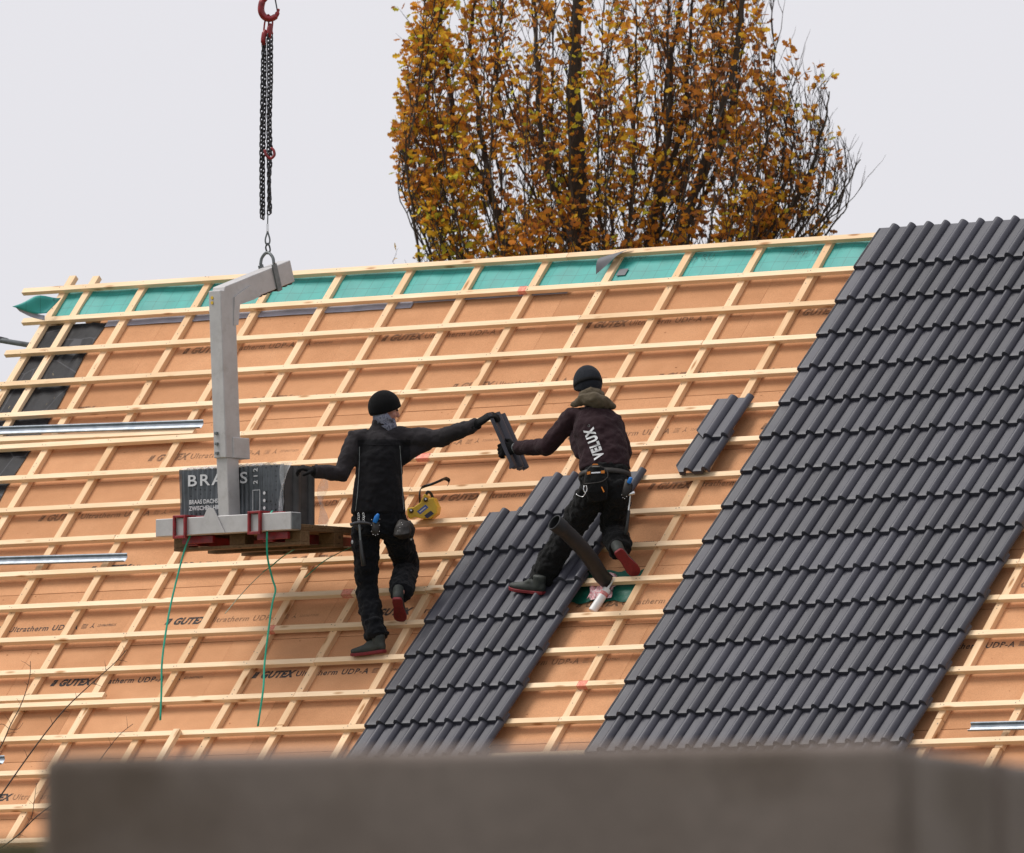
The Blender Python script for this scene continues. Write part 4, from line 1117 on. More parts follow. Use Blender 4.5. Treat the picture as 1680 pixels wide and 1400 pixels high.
# trousers
b = MB()
b.loft([J(622, 838, B1), J(622, 858, B1), J(623, 878, B1)], [(.178, .120), (.186, .128), (.180, .125)], side=(1, 0, 0), n=24, cap=.15)
b.loft([J(598, 862, B1), hip_l, hip_l.lerp(kn_l, .5), kn_l, kn_l.lerp(an_l, .35), kn_l.lerp(an_l, .7), J(618, 1047, 89.02)], [.096, .100, .090, .078, .080, .079, .078], side=(1, 0, 0), n=18, cap=.15)
b.loft([J(612, 1018, 89.03), J(619, 1043, 89.01)], [.070, .080], side=(1, 0, 0), n=14, cap=.2)
b.loft([J(645, 862, B1), hip_r, hip_r.lerp(kn_r, .5), kn_r, kn_r.lerp(an_r, .30), kn_r.lerp(an_r, .66), an_r+Vector((.01, .02, .0))], [.098, .104, .098, .086, .086, .088, .080], side=(1, 0, 0), n=18, cap=.15)
tr1 = blob(b, 'trousers', M['trouser'], w1, .008, 3, .034, .065, .014)
# gloves
b = MB(); hand(b, wr_l, (-.82, -.10, .22), (.1, .35, -.9), 1, (.55, .85, .7), .1, 1.02); 
gl = blob(b, 'glove', M['glove'], w1, .0045, 2)
b = MB(); hand(b, wr_r, (.74, .02, .50), (.45, .40, -.80), 1, (.40, .65, .6), .1, 1.22)
gl = blob(b, 'glove', M['glove'], w1, .0045, 2)
for wp, e in ((wr_l, el_l), (wr_r, el_r)):
    d_ = (wp-e).normalized(); m = MB(); m.loft([wp-d_*.012, wp+d_*.022], [.040, .036], side=(0, 1, 0), n=16, cap=0); m.build('glove_cuff', M['glove'], w1, smooth=True)
# shoes
shoe(w1, J(631, 1071, 88.96), J(577, 1079.5, 89.14), (0.05, -.1, 1))
shoe(w1, J(651, 984, 88.90), J(658, 1023, 89.13), (.06, .50, .86))
# beanie and scarf
def beanie(c, HF, HU, HS, ra, lat_front, lat_back, mat, parent):
    n, k = 32, 14; rows_ = []
    for j in range(k+1):
        row = []
        for i in range(n):
            az = 2*PI*i/n; f_ = (.5+.5*math.cos(az))**1.8; lo_ = lat_back+(lat_front-lat_back)*f_
            la = lo_+(PI/2-.02-lo_)*j/k; q = math.cos(la)
            fl = 1+(.02 if j < 2 else 0)
            row.append(c + HF*(ra[0]*q*math.cos(az)*fl) + HS*(ra[1]*q*math.sin(az)*fl) + HU*(ra[2]*math.sin(la)))
        rows_.append(row)
    m = MB(); v = [p for r_ in rows_ for p in r_]; f = []
    for j in range(k):
        for i in range(n): f.append((j*n+i, j*n+(i+1) % n, (j+1)*n+(i+1) % n, (j+1)*n+i))
    f.append(tuple(k*n+i for i in range(n)))
    m.add(v, f); return m.build('beanie', mat, parent, smooth=True, solid=.006)
beanie(head + HU*.014 - HF*.006, HF, HU, HS, (.113, .094, .114), .30, -.80, M['wool'], w1)
m = MB(); m.loft([J(629, 705, B1+.05), J(634, 698, B1+.055), head-HU*.086+HF*.016, head-HU*.066+HF*.012, head-HU*.046+HF*.026], [(.076, .070), (.072, .068), (.080, .072), (.088, .080), (.084, .086)], side=HF, n=24, cap=0)
m.f = m.f[:-2]; m.mi = m.mi[:-2]; m.build('scarf', M['gaiter'], w1, smooth=True, solid=.004)

# tools on the belt of worker 1
TB = B1-.16
hm = thing('hammer', J(598, 928, TB), 'steel roofing hammer hanging head up on the left worker\'s belt', 'hammer')
hd_ = [J(575, 861.5, TB), J(583, 858.5, TB-.005), J(592, 857.5, TB-.005), J(603, 858.5, TB), J(611, 860.5, TB)]
m = MB(); m.loft(hd_, [(.013, .013), (.012, .012), (.015, .013), (.009, .009), (.004, .008)], side=(0, 1, 0), n=10, cap=.2); m.build('head', M['steel'], hm, smooth=True)
m = MB(); m.tube([J(589, 859, TB), J(591.5, 888, TB)], [.009, .007], 8); m.build('shaft', M['greysteel'], hm)
m = MB(); m.loft([J(591.5, 887, TB), J(594, 910, TB-.004), J(597, 928, TB-.006)], [.0125, .0145, .016], side=(1, 0, 0), n=10, cap=.3); m.build('grip', M['blacks'], hm, smooth=True)
m = MB(); m.loft([J(585, 863, TB+.012), J(592, 869, TB+.012)], [(.020, .008), (.016, .008)], side=(1, 0, 0), n=10); m.build('holster_loop', M['leather'], hm, smooth=True)
for x in (588, 596):
    m = MB()
    for k in range(4):
        c = J(x+.7*(k % 2), 844+3.6*k, TB+.005); m.tube(spl([c+Vector((.006*math.cos(a*PI/4), 0, .0085*math.sin(a*PI/4))) for a in range(9)], 2), .0022, 5)
    o = m.build('ring_chain', M['silver'], hm, smooth=True); o['kind'] = 'stuff'
kf = thing('utility_knife', J(617, 876, TB), 'blue handled knife in a studded holster on the left worker\'s belt', 'knife')
m = MB(); m.loft([J(616, 858, TB+.01), J(616.5, 868, TB), J(616, 877, TB+.005)], [(.028, .010), (.029, .012), (.024, .008)], side=(1, 0, 0), n=14, cap=.4); m.build('holster', M['leather'], kf, smooth=True)
m = MB(); m.loft([J(615, 857, TB-.006), J(618, 849, TB-.012), J(620.5, 844, TB-.014)], [(.016, .010), (.018, .011), (.010, .009)], side=(1, 0, 0), n=12, cap=.5); m.build('handle', M['blueknife'], kf, smooth=True)
for x, y in ((609.5, 862), (609.5, 872), (612, 877), (616, 878.5), (620, 877), (622.5, 872), (622.5, 862), (610, 853), (623, 852)):
    m = MB(); m.ell(J(x, y, TB-.012), ((.0032, 0, 0), (0, .002, 0), (0, 0, .0032)), n=8, m=5); m.build('stud', M['silver'], kf, smooth=True)
pc = thing('tool_pouch', J(664, 882, TB), 'brown leather nail pouch on the left worker\'s right hip', 'pouch')
b = MB(); b.loft([J(664, 856, TB+.03), J(661, 868, TB), J(660, 876, TB-.01), J(663, 880, TB+.01)], [(.045, .02), (.060, .038), (.066, .045), (.050, .03)], side=(1, 0, -.25), n=16, cap=.4)
b.loft([J(671, 858, TB+.04), J(676, 868, TB+.05), J(674, 880, TB+.04)], [(.02, .03), (.025, .04), (.02, .03)], side=(1, 0, 0), n=12)
blob(b, 'bag', M['leather'], pc, .006, 3, .010, .04)
for x, y in ((658.5, 858), (656, 866), (652.5, 871.5), (660, 861)):
    m = MB(); m.ell(J(x, y, TB-.045), ((.0035, 0, 0), (0, .004, 0), (0, 0, .0035)), n=8, m=5); m.build('rivet', M['silver'], pc, smooth=True)
m = MB(); m.ell(J(578, 889.5, B1-.10), ((.007, 0, 0), (0, .006, 0), (0, 0, .014)), n=8, m=6); m.build('white_tag', M['whitelab'], w1, smooth=True)
m = MB(); m.ell(J(674.5, 884.5, B1-.06), ((.008, 0, 0), (0, .006, 0), (0, 0, .010)), n=8, m=6); m.build('white_tag', M['whitelab'], w1, smooth=True)

# tile passed from hand to hand
ht = bpy.data.objects.new('held_roof_tile', TILE); COL.objects.link(ht)
ta, tb_ = J(811, 681, 89.06), J(850, 769, 89.02)
ty = (ta-tb_).normalized(); tx = Vector((.20, .97, .08)); tx = (tx-ty*tx.dot(ty)).normalized(); tz = tx.cross(ty)
Mt = Matrix((tx, ty, tz)).transposed().to_4x4(); c_ = ta.lerp(tb_, .5)
ht.matrix_world = Matrix.Translation(c_ - tx*.165 - ty*.21) @ Mt
tag(ht, 'dark roof tile held upright between the two workers\' hands', 'roof tile')

# ------------------------------------------------------------------ worker 2 (right, kneeling)
B2 = 88.30
w2 = thing('person', J(960, 975, 88.5), 'person in a dark maroon jacket with white lettering kneeling on the battens', 'person', 'workers on the roof')
hip_l, hip_r = J(975, 808, B2), J(1013, 806, B2-.04)
kn_l, an_l = J(931, 875, 88.52), J(882, 958, 88.58)
kn_r, an_r = J(1006, 868, 88.50), J(1018, 905, 88.22)
sh_l, el_l, wr_l = J(940, 684, B2+.26), J(897, 733, B2+.34), J(848, 736, B2+.60)
sh_r, el_r, wr_r = J(1005, 692, B2+.20), J(1024, 742, B2+.26), J(1012, 792, B2+.46)
head2 = J(964, 631, B2+.33)
HF = Vector((-.42, .86, -.30)).normalized(); HU = (ZU - HF*HF.z).normalized(); HS = HF.cross(HU)
b = MB()
b.loft([J(994, 800, B2), J(993, 775, B2+.05), J(988, 740, B2+.11), J(980, 705, B2+.18), J(976, 680, B2+.24)], [(.15, .10), (.14, .095), (.145, .10), (.165, .11), (.13, .085)], side=(1, 0, 0), n=18)
for h, k, a in ((hip_l, kn_l, an_l), (hip_r, kn_r, an_r)): b.loft([h, h.lerp(k, .5), k, k.lerp(a, .45), a], [.075, .068, .052, .046, .034], n=12)
for s_, e, w_ in ((sh_l, el_l, wr_l), (sh_r, el_r, wr_r)): b.loft([s_, s_.lerp(e, .5), e, e.lerp(w_, .5), w_, w_+(w_-e).normalized()*.04], [.055, .045, .040, .034, .020, .015], n=12)
b.loft([J(974, 676, B2+.26), J(970, 655, B2+.30), head2-HU*.05], [.060, .056, .055], n=14)
b.ell(head2+HU*.02-HF*.008, (HF*.098, HS*.077, HU*.108), n=22, m=14)
b.ell(head2-HU*.050+HF*.030, (HF*.062, HS*.056, HU*.062), n=18, m=12)
b.loft([head2+HF*.088+HU*.012, head2+HF*.107-HU*.026], [.009, .014], side=HS, n=10)
b.ell(head2+HF*.080+HU*.030, (HF*.016, HS*.050, HU*.010), n=14, m=8)
for s_ in (-1, 1): b.ell(head2-HU*.018+HS*(.076*s_)-HF*.01, (HF*.020, HS*.010, HU*.030), n=10, m=8)
blob(b, 'body', M['skin'], w2, .007, 3)
for s_ in (-1, 1):
    m = MB(); m.ell(head2+HF*.082+HU*.010+HS*(.032*s_), (HF*.010, HS*.013, HU*.007), n=12, m=8); m.build('eye', M['blacks'], w2, smooth=True)
b = MB()
b.loft([J(993, 771, B2+.045), J(992, 752, B2+.07), J(988, 730, B2+.12), J(981, 703, B2+.17), J(977, 684, B2+.22), J(975, 671, B2+.25)],
       [(.182, .120), (.172, .122), (.174, .125), (.176, .125), (.150, .11), (.08, .075)], side=(1, 0, .06), n=26, cap=.12)
b.loft([J(958, 686, B2+.24), sh_l, sh_l.lerp(el_l, .45), el_l, el_l.lerp(wr_l, .5), wr_l], [.078, .077, .070, .065, .057, .047], side=(0, 1, 0), n=16, cap=.4)
b.loft([J(992, 687, B2+.22), sh_r, sh_r.lerp(el_r, .45), el_r, el_r.lerp(wr_r, .5), wr_r], [.076, .072, .064, .058, .050, .042], side=(0, 1, 0), n=16, cap=.4)
b.loft([J(945, 715, B2+.22), J(952, 745, B2+.14)], [.05, .05], side=(0, 1, 0), n=12)
jk2 = blob(b, 'jacket', M['jacket_maroon'], w2, .008, 5, .022, .085, .010)
b = MB()
b.loft([J(993, 768, B2+.04), J(993, 786, B2+.02), J(994, 806, B2), J(994, 818, B2)], [(.165, .115), (.172, .125), (.180, .135), (.165, .12)], side=(1, 0, .08), n=24, cap=.2)
b.loft([J(978, 800, B2), hip_l, hip_l.lerp(kn_l, .5), kn_l, kn_l.lerp(an_l, .4), kn_l.lerp(an_l, .75), J(885, 954, 88.57)], [.10, .108, .102, .092, .096, .090, .080], side=(1, 0, 0), n=18, cap=.15)
b.loft([J(1010, 800, B2-.03), hip_r, hip_r.lerp(kn_r, .5), kn_r, kn_r.lerp(an_r, .35), kn_r.lerp(an_r, .75), an_r+Vector((-.0, .01, .01))], [.10, .104, .098, .092, .088, .088, .080], side=(1, 0, 0), n=18, cap=.15)
b.loft([J(1008, 880, 88.40), J(1016, 893, 88.27)], [.088, .092], side=(1, 0, 0), n=14, cap=.3)
tr2 = blob(b, 'trousers', M['trouser2'], w2, .008, 3, .034, .065, .014)
b = MB(); hand(b, wr_l, (-.75, .10, -.04), (-.10, .8, -.30), -1, (.75, .9, .7), .08, 1.18); blob(b, 'glove', M['glove'], w2, .0045, 2)
b = MB(); hand(b, wr_r, (-.3, .6, -.6), (.0, -.6, -.6), 1, (.4, .5, .4), .1, 1.02); blob(b, 'glove', M['glove'], w2, .0045, 2)
d_ = (wr_l-el_l).normalized(); m = MB(); m.loft([wr_l-d_*.006, wr_l+d_*.018], [.044, .041], side=(0, 1, 0), n=16, cap=0); m.build('glove_cuff', M['greysteel'], w2, smooth=True)
shoe(w2, J(892, 976, 88.50), J(836, 969.5, 88.68), (0.10, -.25, 1))
shoe(w2, J(1014, 905, 88.05), J(1047, 946, 88.20), (-.30, .70, .66))
bc = head2 + HU*.012 - HF*.006
beanie(bc, HF, HU, HS, (.112, .095, .120), .05, -.85, M['navy'], w2)
m = MB(); m.loft([bc-HU*.026, bc+HU*.002], [(.112, .0965), (.1155, .0985)], side=HF, n=28, cap=0); m.f = m.f[:-2]; m.mi = m.mi[:-2]; m.build('beanie_fold', M['wool'], w2, smooth=True, solid=.003)
b = MB()
b.loft([J(941, 664, B2+.24), J(955, 656, B2+.17), J(975, 655, B2+.13), J(992, 661, B2+.14), J(1006, 667, B2+.19)], [(.022, .024), (.042, .038), (.056, .044), (.048, .040), (.022, .024)], side=(0, 0, 1), n=14)
b.loft([J(957, 652, B2+.27), J(970, 645, B2+.24), J(985, 651, B2+.25)], [(.04, .05), (.05, .06), (.04, .05)], side=(0, 0, 1), n=14)
b.loft([J(970, 663, B2+.18), J(985, 666, B2+.17)], [(.030, .030), (.024, .026)], side=(0, 0, 1), n=12)
blob(b, 'hood', M['hood'], w2, .008, 3, .020, .05, .005)
# white lettering down the back
V, Fc = text_mesh('VELUX', .092, 0, .0048, 1.22)
ax = (J(965.5, 697, 88) - J(983.5, 747, 88)); ax.normalize(); ay = Vector((-ax.z, 0, ax.x))
o0 = J(991, 745, 88.0); wmax = max(p.x for p in V); kx = (J(966, 697, 88)-J(984, 747, 88)).length/wmax
m = MB(); m.add(on_surface([jk2], V, Fc, lambda p: o0 + ax*(p.x*kx) + ay*(p.y*1.05), .009), Fc); m.build('printed_lettering', M['whitelab'], w2)
V = []; n = 14; cc = J(966.5, 693, 88.0)
for r in (.0085, .0062): V += [cc + Vector((r*math.cos(2*PI*i/n), 0, r*math.sin(2*PI*i/n))) for i in range(n)]
m = MB(); m.add(on_surface([jk2], V, None, lambda p: p, .003), [(i, (i+1) % n, n+(i+1) % n, n+i) for i in range(n)]); m.build('registered_mark', M['piping'], w2)
# belt and tools of worker 2
T2 = B2-.15
b_ = MB(); b_.loft([J(992.5, 778, B2+.03), J(992.5, 786, B2+.02)], [(.180, .132), (.182, .134)], side=(1, 0, .08), n=28, cap=0); b_.f = b_.f[:-2]; b_.mi = b_.mi[:-2]
b_.build('belt', M['leather'], w2, smooth=True, solid=.004)
tp = thing('tool_pouch', J(980, 820, T2), 'black tool pouch with orange loops hung on the kneeling worker\'s belt', 'pouch')
b = MB(); b.loft([J(977, 768, T2+.02), J(977, 790, T2-.005), J(979, 806, T2-.01), J(981, 820, T2+.01)], [(.060, .022), (.078, .035), (.082, .040), (.065, .03)], side=(1, 0, 0), n=16, cap=.4)
blob(b, 'bag', M['trouser2'], tp, .006, 3, .010, .04)
m = MB(); m.tube(spl([J(958, 794, T2-.04), J(961, 778, T2-.03), J(970, 765, T2-.02), J(985, 765, T2-.02), J(995, 772, T2-.03), J(997, 782, T2-.05), J(988, 790, T2-.06), J(972, 793, T2-.06), J(958, 794, T2-.04)], 5), .0035, 6); m.build('cord_loop', M['leather'], tp, smooth=True)
def plate(name, pts, mat, parent, dep): 
    m = MB(); q = [J(x, y, dep) for x, y in pts]; n = len(q); m.add(q+[p+Vector((0, .008, 0)) for p in q], [tuple(range(n)), tuple(range(2*n-1, n-1, -1))]+[(i, i+n, (i+1) % n+n, (i+1) % n) for i in range(n)])
    return m.build(name, mat, parent)
plate('orange_loop', [(973, 761), (980, 761), (982, 764), (971, 764)], M['orange'], tp, T2-.012)
plate('white_trim', [(969, 764.6), (984, 764.2), (984, 766), (969, 766.4)], M['whitelab'], tp, T2-.012)
plate('orange_loop', [(963, 774.5), (968.5, 773.5), (968.5, 778), (963, 779)], M['orange'], tp, T2-.05)
plate('orange_loop', [(986, 772.5), (992, 772), (992, 776.5), (986, 777)], M['orange'], tp, T2-.05)
plate('metal_bar', [(970, 775), (985, 774), (985, 776.2), (970, 777.2)], M['silver'], tp, T2-.05)
plate('orange_grip', [(986, 799), (988, 799), (992, 807), (990, 808)], M['orange'], tp, T2-.06)
m = MB(); m.tube(spl([J(958.5, 797, T2-.05), J(957.5, 804, T2-.05), J(960, 808.5, T2-.05), J(963, 804, T2-.05), J(962, 797, T2-.05)], 5), .0038, 6); m.build('carabiner', M['silver'], tp, smooth=True)
m = MB(); m.tube(spl([J(945, 811, T2-.03), J(950, 814, T2-.04), J(956, 815, T2-.045), J(961, 809, T2-.05)], 5), .003, 6); m.build('wire_hook', M['silver'], tp, smooth=True)
kf = thing('utility_knife', J(1026, 818, T2+.04), 'blue handled knife in a holster on the kneeling worker\'s right hip', 'knife')
m = MB(); m.loft([J(1031, 788, T2+.05), J(1028, 803, T2+.03), J(1024, 815, T2+.03)], [(.024, .012), (.028, .014), (.024, .01)], side=(1, 0, 0), n=14, cap=.4); m.build('holster', M['leather'], kf, smooth=True)
m = MB(); m.loft([J(1032, 792, T2+.02), J(1035, 785, T2+.015)], [(.015, .012), (.014, .011)], side=(1, 0, .3), n=12, cap=.8); m.build('handle', M['blueknife'], kf, smooth=True)
for x, y in ((1020, 812), (1022, 817), (1025, 818.5), (1028, 815)):
    m = MB(); m.ell(J(x, y, T2+.012), ((.0032, 0, 0), (0, .002, 0), (0, 0, .0032)), n=8, m=5); m.build('stud', M['silver'], kf, smooth=True)
hm = thing('hammer', J(1028, 878, T2+.05), 'hammer hanging head up beside the kneeling worker\'s right thigh', 'hammer')
m = MB(); m.loft([J(1026, 813, T2+.05), J(1034, 811, T2+.04), J(1041, 808.5, T2+.04)], [(.008, .008), (.012, .012), (.013, .013)], side=(0, 1, 0), n=10, cap=.2); m.build('head', M['silver'], hm, smooth=True)
m = MB(); m.tube([J(1034, 812, T2+.045), J(1031.5, 840, T2+.05)], [.008, .007], 8); m.build('shaft', M['silver'], hm)
m = MB(); m.loft([J(1031.5, 838, T2+.05), J(1029, 862, T2+.05), J(1027, 877, T2+.05)], [.011, .012, .013], side=(1, 0, 0), n=10, cap=.3); m.build('grip', M['blacks'], hm, smooth=True)

# ================================================================== OAK BEHIND THE HOUSE
TD = 101.0                                        # distance of the tree
TB0 = at(950, 420, TD); TBASE = Vector((TB0.x+.05, TD, 0))
oak = thing('oak_tree', TBASE, 'tall upright oak tree with rusty autumn leaves behind the roof ridge', 'tree')
rt = random.Random(21)
def tpx(px, py, dd=0): return at(px, py, TD+dd)
def half_width(z):                                # crown outline above the ground, read off the photograph
    return float(np.interp(z, [1.5, 3, 6, 8.5, 9.9, 10.6, 11.3, 12.0, 14, 16, 17.5], [.3, .9, 1.7, 1.84, 1.80, 1.76, 1.64, 1.46, 1.2, .7, .1]))
AX = lambda z: Vector((at(1008, 250, TD).x - .04*max(0, z-9)*0, TD+.1, z))
wood_m = MB(); br_m = MB(); stems = []
def limb(pts, r0, r1, mb=wood_m, n=8, k=5):
    P = spl(pts, k); N_ = len(P)
    Q = [p + Vector((rt.uniform(-1, 1), rt.uniform(-1, 1), 0))*.012 for p in P]; Q[0] = P[0]
    rr_ = [r0+(r1-r0)*(i/(N_-1))**.8 for i in range(N_)]
    mb.tube(Q, rr_, n); stems.append((Q, rr_)); return Q
limb([TBASE, TBASE+Vector((0, 0, 3)), tpx(955, 700), tpx(952, 420), tpx(945, 260), tpx(942, 120), tpx(948, -40), tpx(960, -400), tpx(965, -900)], .145, .013, n=12)
fork = tpx(955, 900)
limb([fork, tpx(1030, 600, .1), tpx(1062, 420, .15), tpx(1075, 330, .15), tpx(1097, 215, .15), tpx(1100, 110, .2), tpx(1118, -30, .2), tpx(1110, -300, .2)], .050, .012)
limb([fork, tpx(1060, 620, -.1), tpx(1108, 420, -.15), tpx(1140, 312, -.2), tpx(1178, 205, -.2), tpx(1203, 110, -.2), tpx(1222, -40, -.2), tpx(1225, -260, -.2)], .060, .012)
limb([fork, tpx(870, 560, .1), tpx(833, 410, .15), tpx(803, 315, .1), tpx(752, 232, .1), tpx(735, 120, .1), tpx(722, -20, .1), tpx(740, -200, .1)], .044, .010)
limb([tpx(822, 380, .1), tpx(795, 260, .1), tpx(782, 150, .15), tpx(772, 60, .15), tpx(790, -60, .1), tpx(800, -250, .1)], .026, .009)
limb([tpx(1082, 330, .1), tpx(1120, 200, .2), tpx(1128, 90, .2), tpx(1140, -40, .2)], .026, .010)
limb([tpx(950, 430, -.2), tpx(905, 300, -.2), tpx(885, 190, -.25), tpx(880, 60, -.25), tpx(870, -80, -.2)], .032, .010)
limb([fork, tpx(1180, 560, .1), tpx(1262, 400, .2), tpx(1320, 300, .2), tpx(1350, 210, .2), tpx(1362, 150, .2)], .040, .005)
limb([tpx(1240, 440, .2), tpx(1340, 370, .1), tpx(1385, 310, .1), tpx(1412, 262, .1)], .016, .004)
limb([fork, tpx(720, 600, -.1), tpx(690, 430, -.1), tpx(676, 330, -.1), tpx(668, 250, -.1), tpx(690, 120, -.1), tpx(700, -20, -.1)], .014, .006)
for k in range(112):                               # steep secondary limbs filling the column
    a = k*2.399; z0 = rt.uniform(5.0, 10.6); L = rt.uniform(2.0, 3.6); fr = math.sqrt(rt.uniform(.02, 1.0))
    P = []
    for j in range(7):
        t = j/6; z = z0+L*t; rad_ = fr*half_width(z)*(1-math.exp(-2.6*t-.25)) if z < 17 else 0
        P.append(AX(z) + Vector((math.cos(a+.15*t)*rad_, math.sin(a+.15*t)*rad_*.85, 0)))
    limb(P, rt.uniform(.007, .019), .0035, n=6)
for k in range(16):                               # thin bare-ended shoots fanning out on the right
    a = rt.random(); x0 = 1160+170*a; x1 = 1270+150*a+rt.uniform(-15, 15); y1 = 150+170*a+rt.uniform(-40, 30); dd = rt.uniform(-.6, .6)
    limb([tpx(x0, 470, dd), tpx(x0+(x1-x0)*.55, 400-30*a, dd), tpx(x0+(x1-x0)*.88, (y1+400)/2, dd), tpx(x1, y1, dd)], rt.uniform(.007, .013), .003, n=5)
for k in range(14):                               # and leafy ones along the left flank
    a = rt.random(); x0 = 730+70*a; x1 = 655+60*a+rt.uniform(-10, 15); y1 = 260-330*a+rt.uniform(-30, 30); dd = rt.uniform(-.5, .5)
    limb([tpx(x0, 480, dd), tpx((x0+x1)/2, 410-20*a, dd), tpx(x1-8, (y1+380)/2, dd), tpx(x1, y1, dd)], rt.uniform(.007, .012), .003, n=5)
leaf = MB(); twigs = 0
def add_leaf(p, d, size, mi):
    d = d.normalized(); s = d.cross(Vector((rt.uniform(-1, 1), rt.uniform(-1, 1), rt.uniform(-1, 1)))).normalized(); n = d.cross(s)
    fold = rt.uniform(.1, .55); bend = rt.uniform(-.3, .5)
    w_ = size*.36
    def q(x, y): return p + d*(x*size) + s*(y*w_) + n*(abs(y)*fold*w_ + bend*x*x*size)
    c = [q(0, 0), q(.5, 0), q(1, 0)]
    R = [q(.22, .75), q(.36, .45), q(.55, 1.05), q(.70, .55), q(.86, .62)]; Lf = [q(.22, -.75), q(.36, -.45), q(.55, -1.05), q(.70, -.55), q(.86, -.62)]
    leaf.add(c+R+Lf, [(0, 3, 4, 1), (1, 4, 5, 6), (1, 6, 7, 2), (0, 1, 9, 8), (1, 11, 10, 9), (1, 2, 12, 11)], mi)
def twig(p, d, L, r, depth, tone, dens):
    if 840 + F*(p.x+d.normalized().x*L*1.3)/TD < 640: d = Vector((abs(d.x)*.4, d.y, d.z)); L *= .6
    n_ = 4; P = [p]; dd = d.normalized()
    for j in range(n_):
        dd = (dd + Vector((rt.uniform(-.22, .22), rt.uniform(-.22, .22), rt.uniform(-.05, .22)))).normalized(); P.append(P[-1]+dd*(L/n_))
    br_m.tube(P, [r*(1-.7*j/n_) for j in range(n_+1)], 3)
    if depth > 0:
        for _ in range(rt.randint(3, 4)):
            i = rt.randint(1, n_); a = rt.uniform(0, 6.28); side = Vector((math.cos(a), math.sin(a), 0))
            twig(P[i], dd*.75+side*rt.uniform(.35, .8)+ZU*.25, L*rt.uniform(.4, .65), r*.6, depth-1, tone, dens)
    else:
        if rt.random() < dens:
            for _ in range(rt.randint(3, 6)):
                i = rt.randint(1, n_)
                a = rt.uniform(0, 6.28); side = Vector((math.cos(a), math.sin(a), rt.uniform(-.7, .6)))
                x = min(.999, max(0, rt.gauss(tone, .22))); mi = int(x*5)
                add_leaf(P[i] + side*.01, dd*.5+side, rt.uniform(.044, .080), mi)
zlo, zhi = at(0, 470, TD).z, at(0, -60, TD).z
for P, rr_ in stems:
    L = 0
    for i in range(1, len(P)):
        seg = (P[i]-P[i-1]).length; L += seg
        z = P[i].z
        if z < 3.5: continue
        inside = zlo-.3 < z < zhi+.2
        step = .14 if inside else 1.2
        while L > step:
            L -= step
            a = rt.uniform(0, 6.28); side = Vector((math.cos(a), math.sin(a), 0)); T = (P[i]-P[i-1]).normalized()
            off = (P[i]-AX(z)); off.z = 0
            edge = off.length/max(.3, half_width(z))
            side = (side*1.0 + off*(.25 if edge < .75 else -.5)).normalized()
            # leaves hang thick on the left and low, thinner on the upper right
            pxx = 840 + F*P[i].x/TD
            dens = .50 + .55*mnoise.noise(Vector((P[i].x*1.9, P[i].y*1.5, z*1.5))) - (.34 if pxx > 1270 else 0) - (.10 if 1060 < pxx < 1180 else 0) + (.35 if pxx < 800 else 0) + .06
            tone = .42 + .34*mnoise.noise(Vector((P[i].x*1.1+7, P[i].y*1.1, z*.9))) + (.10 if pxx < 780 else 0)
            lim = half_width(z)
            Lt = rt.uniform(.28, .60) * (.45 if edge > 1.03 else .75 if edge > .9 else 1)
            twig(P[i], T*.8+side*.55+ZU*.3, Lt, .0055, 1, tone, dens if inside else .8)
wood_m.build('trunk', M['bark'], oak, smooth=True)
o = br_m.build('branches', M['twig'], oak); o['kind'] = 'stuff'
o = leaf.build('crown', LEAF, oak); o['kind'] = 'stuff'

# ================================================================== BARE SAPLING IN FRONT OF THE HOUSE
SD = 85.0
def sp(px, py, dd=0): return at(px, py, SD+dd)
sb = sp(-90, 1400); sb.z = 0
sap = thing('bare_sapling', sb, 'thin leafless sapling with dark twigs rising at the lower left', 'tree')
m = MB(); m.tube(spl([sb, sp(-85, 1900), sp(-60, 1500), sp(-45, 1400), sp(-40, 1330)], 6), [.035-.0008*i for i in range(25)], 8); m.build('trunk', M['twig'], sap, smooth=True)
rs = random.Random(9); m = MB()
def sprig(pts, r0, r1, buds=True):
    P = spl(pts, 5); n = len(P); m.tube(P, [r0+(r1-r0)*i/(n-1) for i in range(n)], 5)
    if buds:
        for i in range(3, n-1, 3):
            T = (P[i]-P[i-1]).normalized(); sd = Vector((-T.z, rs.uniform(-.3, .3), T.x))*(1 if (i//3) % 2 else -1)
            e = P[i]+(T*.5+sd*.8).normalized()*rs.uniform(.03, .08); m.tube([P[i], (P[i]+e)/2+ZU*.004, e], [r1*.9, r1*.7, r1*.4], 4)
sprig([sp(-60, 1420), sp(-25, 1345), sp(8, 1296), sp(45, 1243), sp(80, 1196), sp(110, 1160), sp(150, 1122), sp(188, 1088), sp(208, 1066)], .0065, .0025)
sprig([sp(-45, 1340), sp(-8, 1245), sp(6, 1216), sp(18, 1188), sp(32, 1162), sp(42, 1136), sp(49, 1108), sp(50, 1085)], .005, .002)
sprig([sp(-62, 1430), sp(20, 1378), sp(60, 1340), sp(100, 1310), sp(140, 1278), sp(172, 1236), sp(196, 1206), sp(218, 1188)], .005, .0018)
sprig([sp(40, 1360), sp(52, 1340), sp(56, 1315), sp(60, 1285)], .003, .0015)
sprig([sp(-20, 1200), sp(2, 1188), sp(16, 1196), sp(30, 1196), sp(38, 1186)], .0025, .0012, False)
o = m.build('twigs', M['twig'], sap, smooth=True); o['kind'] = 'stuff'

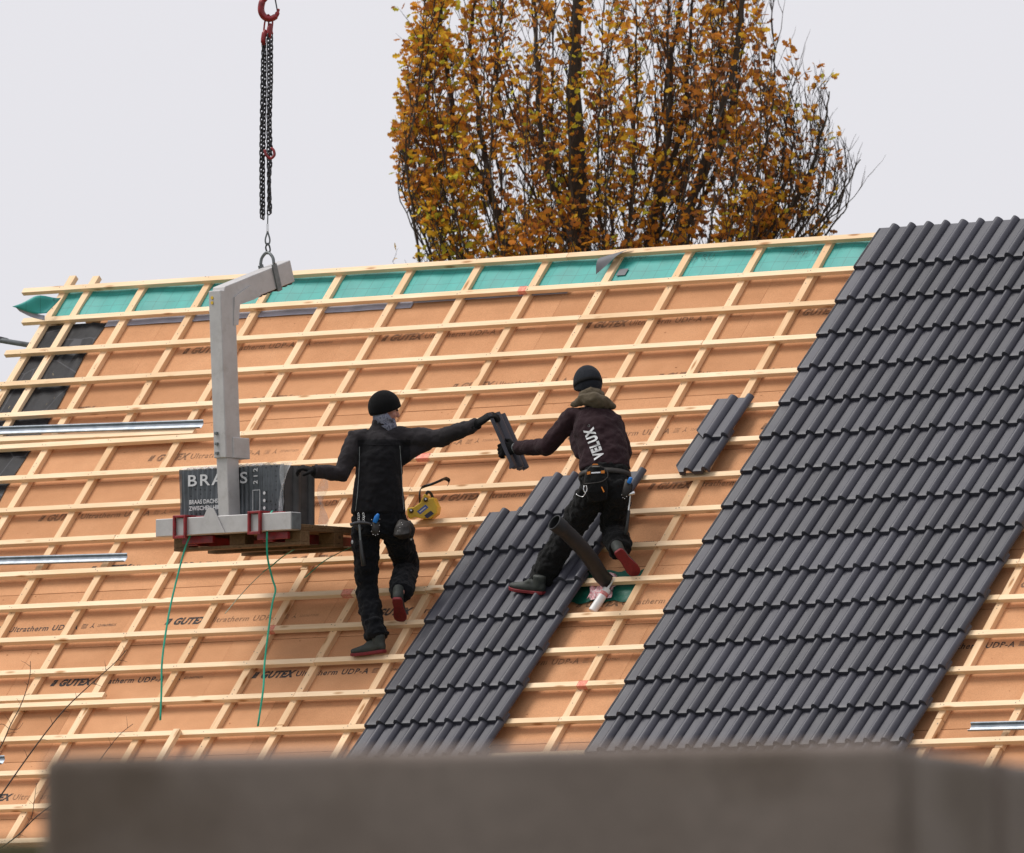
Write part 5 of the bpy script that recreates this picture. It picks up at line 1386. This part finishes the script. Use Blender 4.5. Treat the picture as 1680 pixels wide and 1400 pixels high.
# ================================================================== FOREGROUND WALLS
WD = 28.0
def wp(px, d=0): return at(px, 1300, WD+d).x
def wz(py, d=0): return at(840, py, WD+d).z
cw = thing('concrete_wall', ((wp(75)+wp(1480))/2, WD, 0), 'broad weathered concrete wall out of focus across the bottom foreground', 'wall')
def slab(name, x0, d0, x1, d1, th, zt0, zt1, mat=M['concrete'], parent=cw, bev=.03):
    a, b = Vector((x0, WD+d0, 0)), Vector((x1, WD+d1, 0)); dr = (b-a).normalized(); nn = Vector((-dr.y, dr.x, 0))
    m = MB(); n = 10; lo = []; hi = []
    v = []; f = []
    for i in range(n+1):
        t = i/n; p = a.lerp(b, t); z = zt0+(zt1-zt0)*t
        v += [p, p+ZU*z, p+ZU*z+nn*th, p+nn*th]
    for i in range(n):
        for k in range(4): f.append((i*4+k, i*4+(k+1) % 4, (i+1)*4+(k+1) % 4, (i+1)*4+k))
    f += [(3, 2, 1, 0), (n*4, n*4+1, n*4+2, n*4+3)]
    m.add(v, f); me = m.mesh('x'); bm = bmesh.new(); bm.from_mesh(me); bmesh.ops.recalc_face_normals(bm, faces=bm.faces); bm.to_mesh(me); bm.free(); me.materials.append(mat)
    o = link(name, me, parent); q = o.modifiers.new('b', 'BEVEL'); q.width = bev; q.segments = 3; q.limit_method = 'ANGLE'; q.angle_limit = math.radians(40)
    return o
slab('wall_panel', wp(64), .10, wp(1478), -.05, .22, wz(1238, .1), wz(1214, -.05))
slab('wall_panel', wp(1500), .02, wp(1650), .55, .18, wz(1224), wz(1228))
slab('wall_panel', wp(1664), .60, wp(1760), .9, .18, wz(1226), wz(1228))
slab('wall_post', wp(1474), .03, wp(1506), .05, .12, wz(1222), wz(1222), bev=.02)
slab('wall_post', wp(1642), .60, wp(1672), .63, .12, wz(1226), wz(1226), bev=.02)
mw = slab('garden_wall', wp(-260), 1.2, wp(92), 1.0, .25, wz(1374, 1), wz(1376, 1), M['moss'], None)
recenter(mw, ((wp(-260)+wp(92))/2, WD+1.1, 0)); tag(mw, 'low mossy garden wall at the bottom left corner', 'wall')

# ================================================================== SCAFFOLD TUBE BEYOND THE VERGE
sc_ = at(-60, 560, 95.5)
sf = thing('scaffold', (sc_.x, sc_.y, 0), 'grey scaffold tube poking in behind the left edge of the roof', 'scaffold')
m = MB(); m.tube([Vector((sc_.x, sc_.y, 0)), sc_+ZU*.3], .024, 12); m.build('standard', M['greysteel'], sf, smooth=True)
m = MB(); m.tube([at(-75, 546, 95.5), at(75, 571, 95.3)], .020, 12); m.build('ledger', M['greysteel'], sf, smooth=True)
m = MB(); m.tube([at(-12, 556.2, 95.47), at(6, 559.2, 95.45)], .0215, 12); m.build('red_sleeve', M['red'], sf, smooth=True)
m = MB(); m.loft([at(-70, 555, 95.45), at(0, 556, 95.4), at(13, 557, 95.4)], [(.02, .02), (.018, .02), (.008, .01)], side=(0, 0, 1), n=10); m.build('coupler', M['steel'], sf, smooth=True)
for k in range(1, 4):
    m = MB(); m.tube([Vector((sc_.x-.3, sc_.y-.15, k*2.0)), Vector((sc_.x+.12, sc_.y+.3, k*2.0))], .024, 10); m.build('ledger', M['greysteel'], sf, smooth=True)
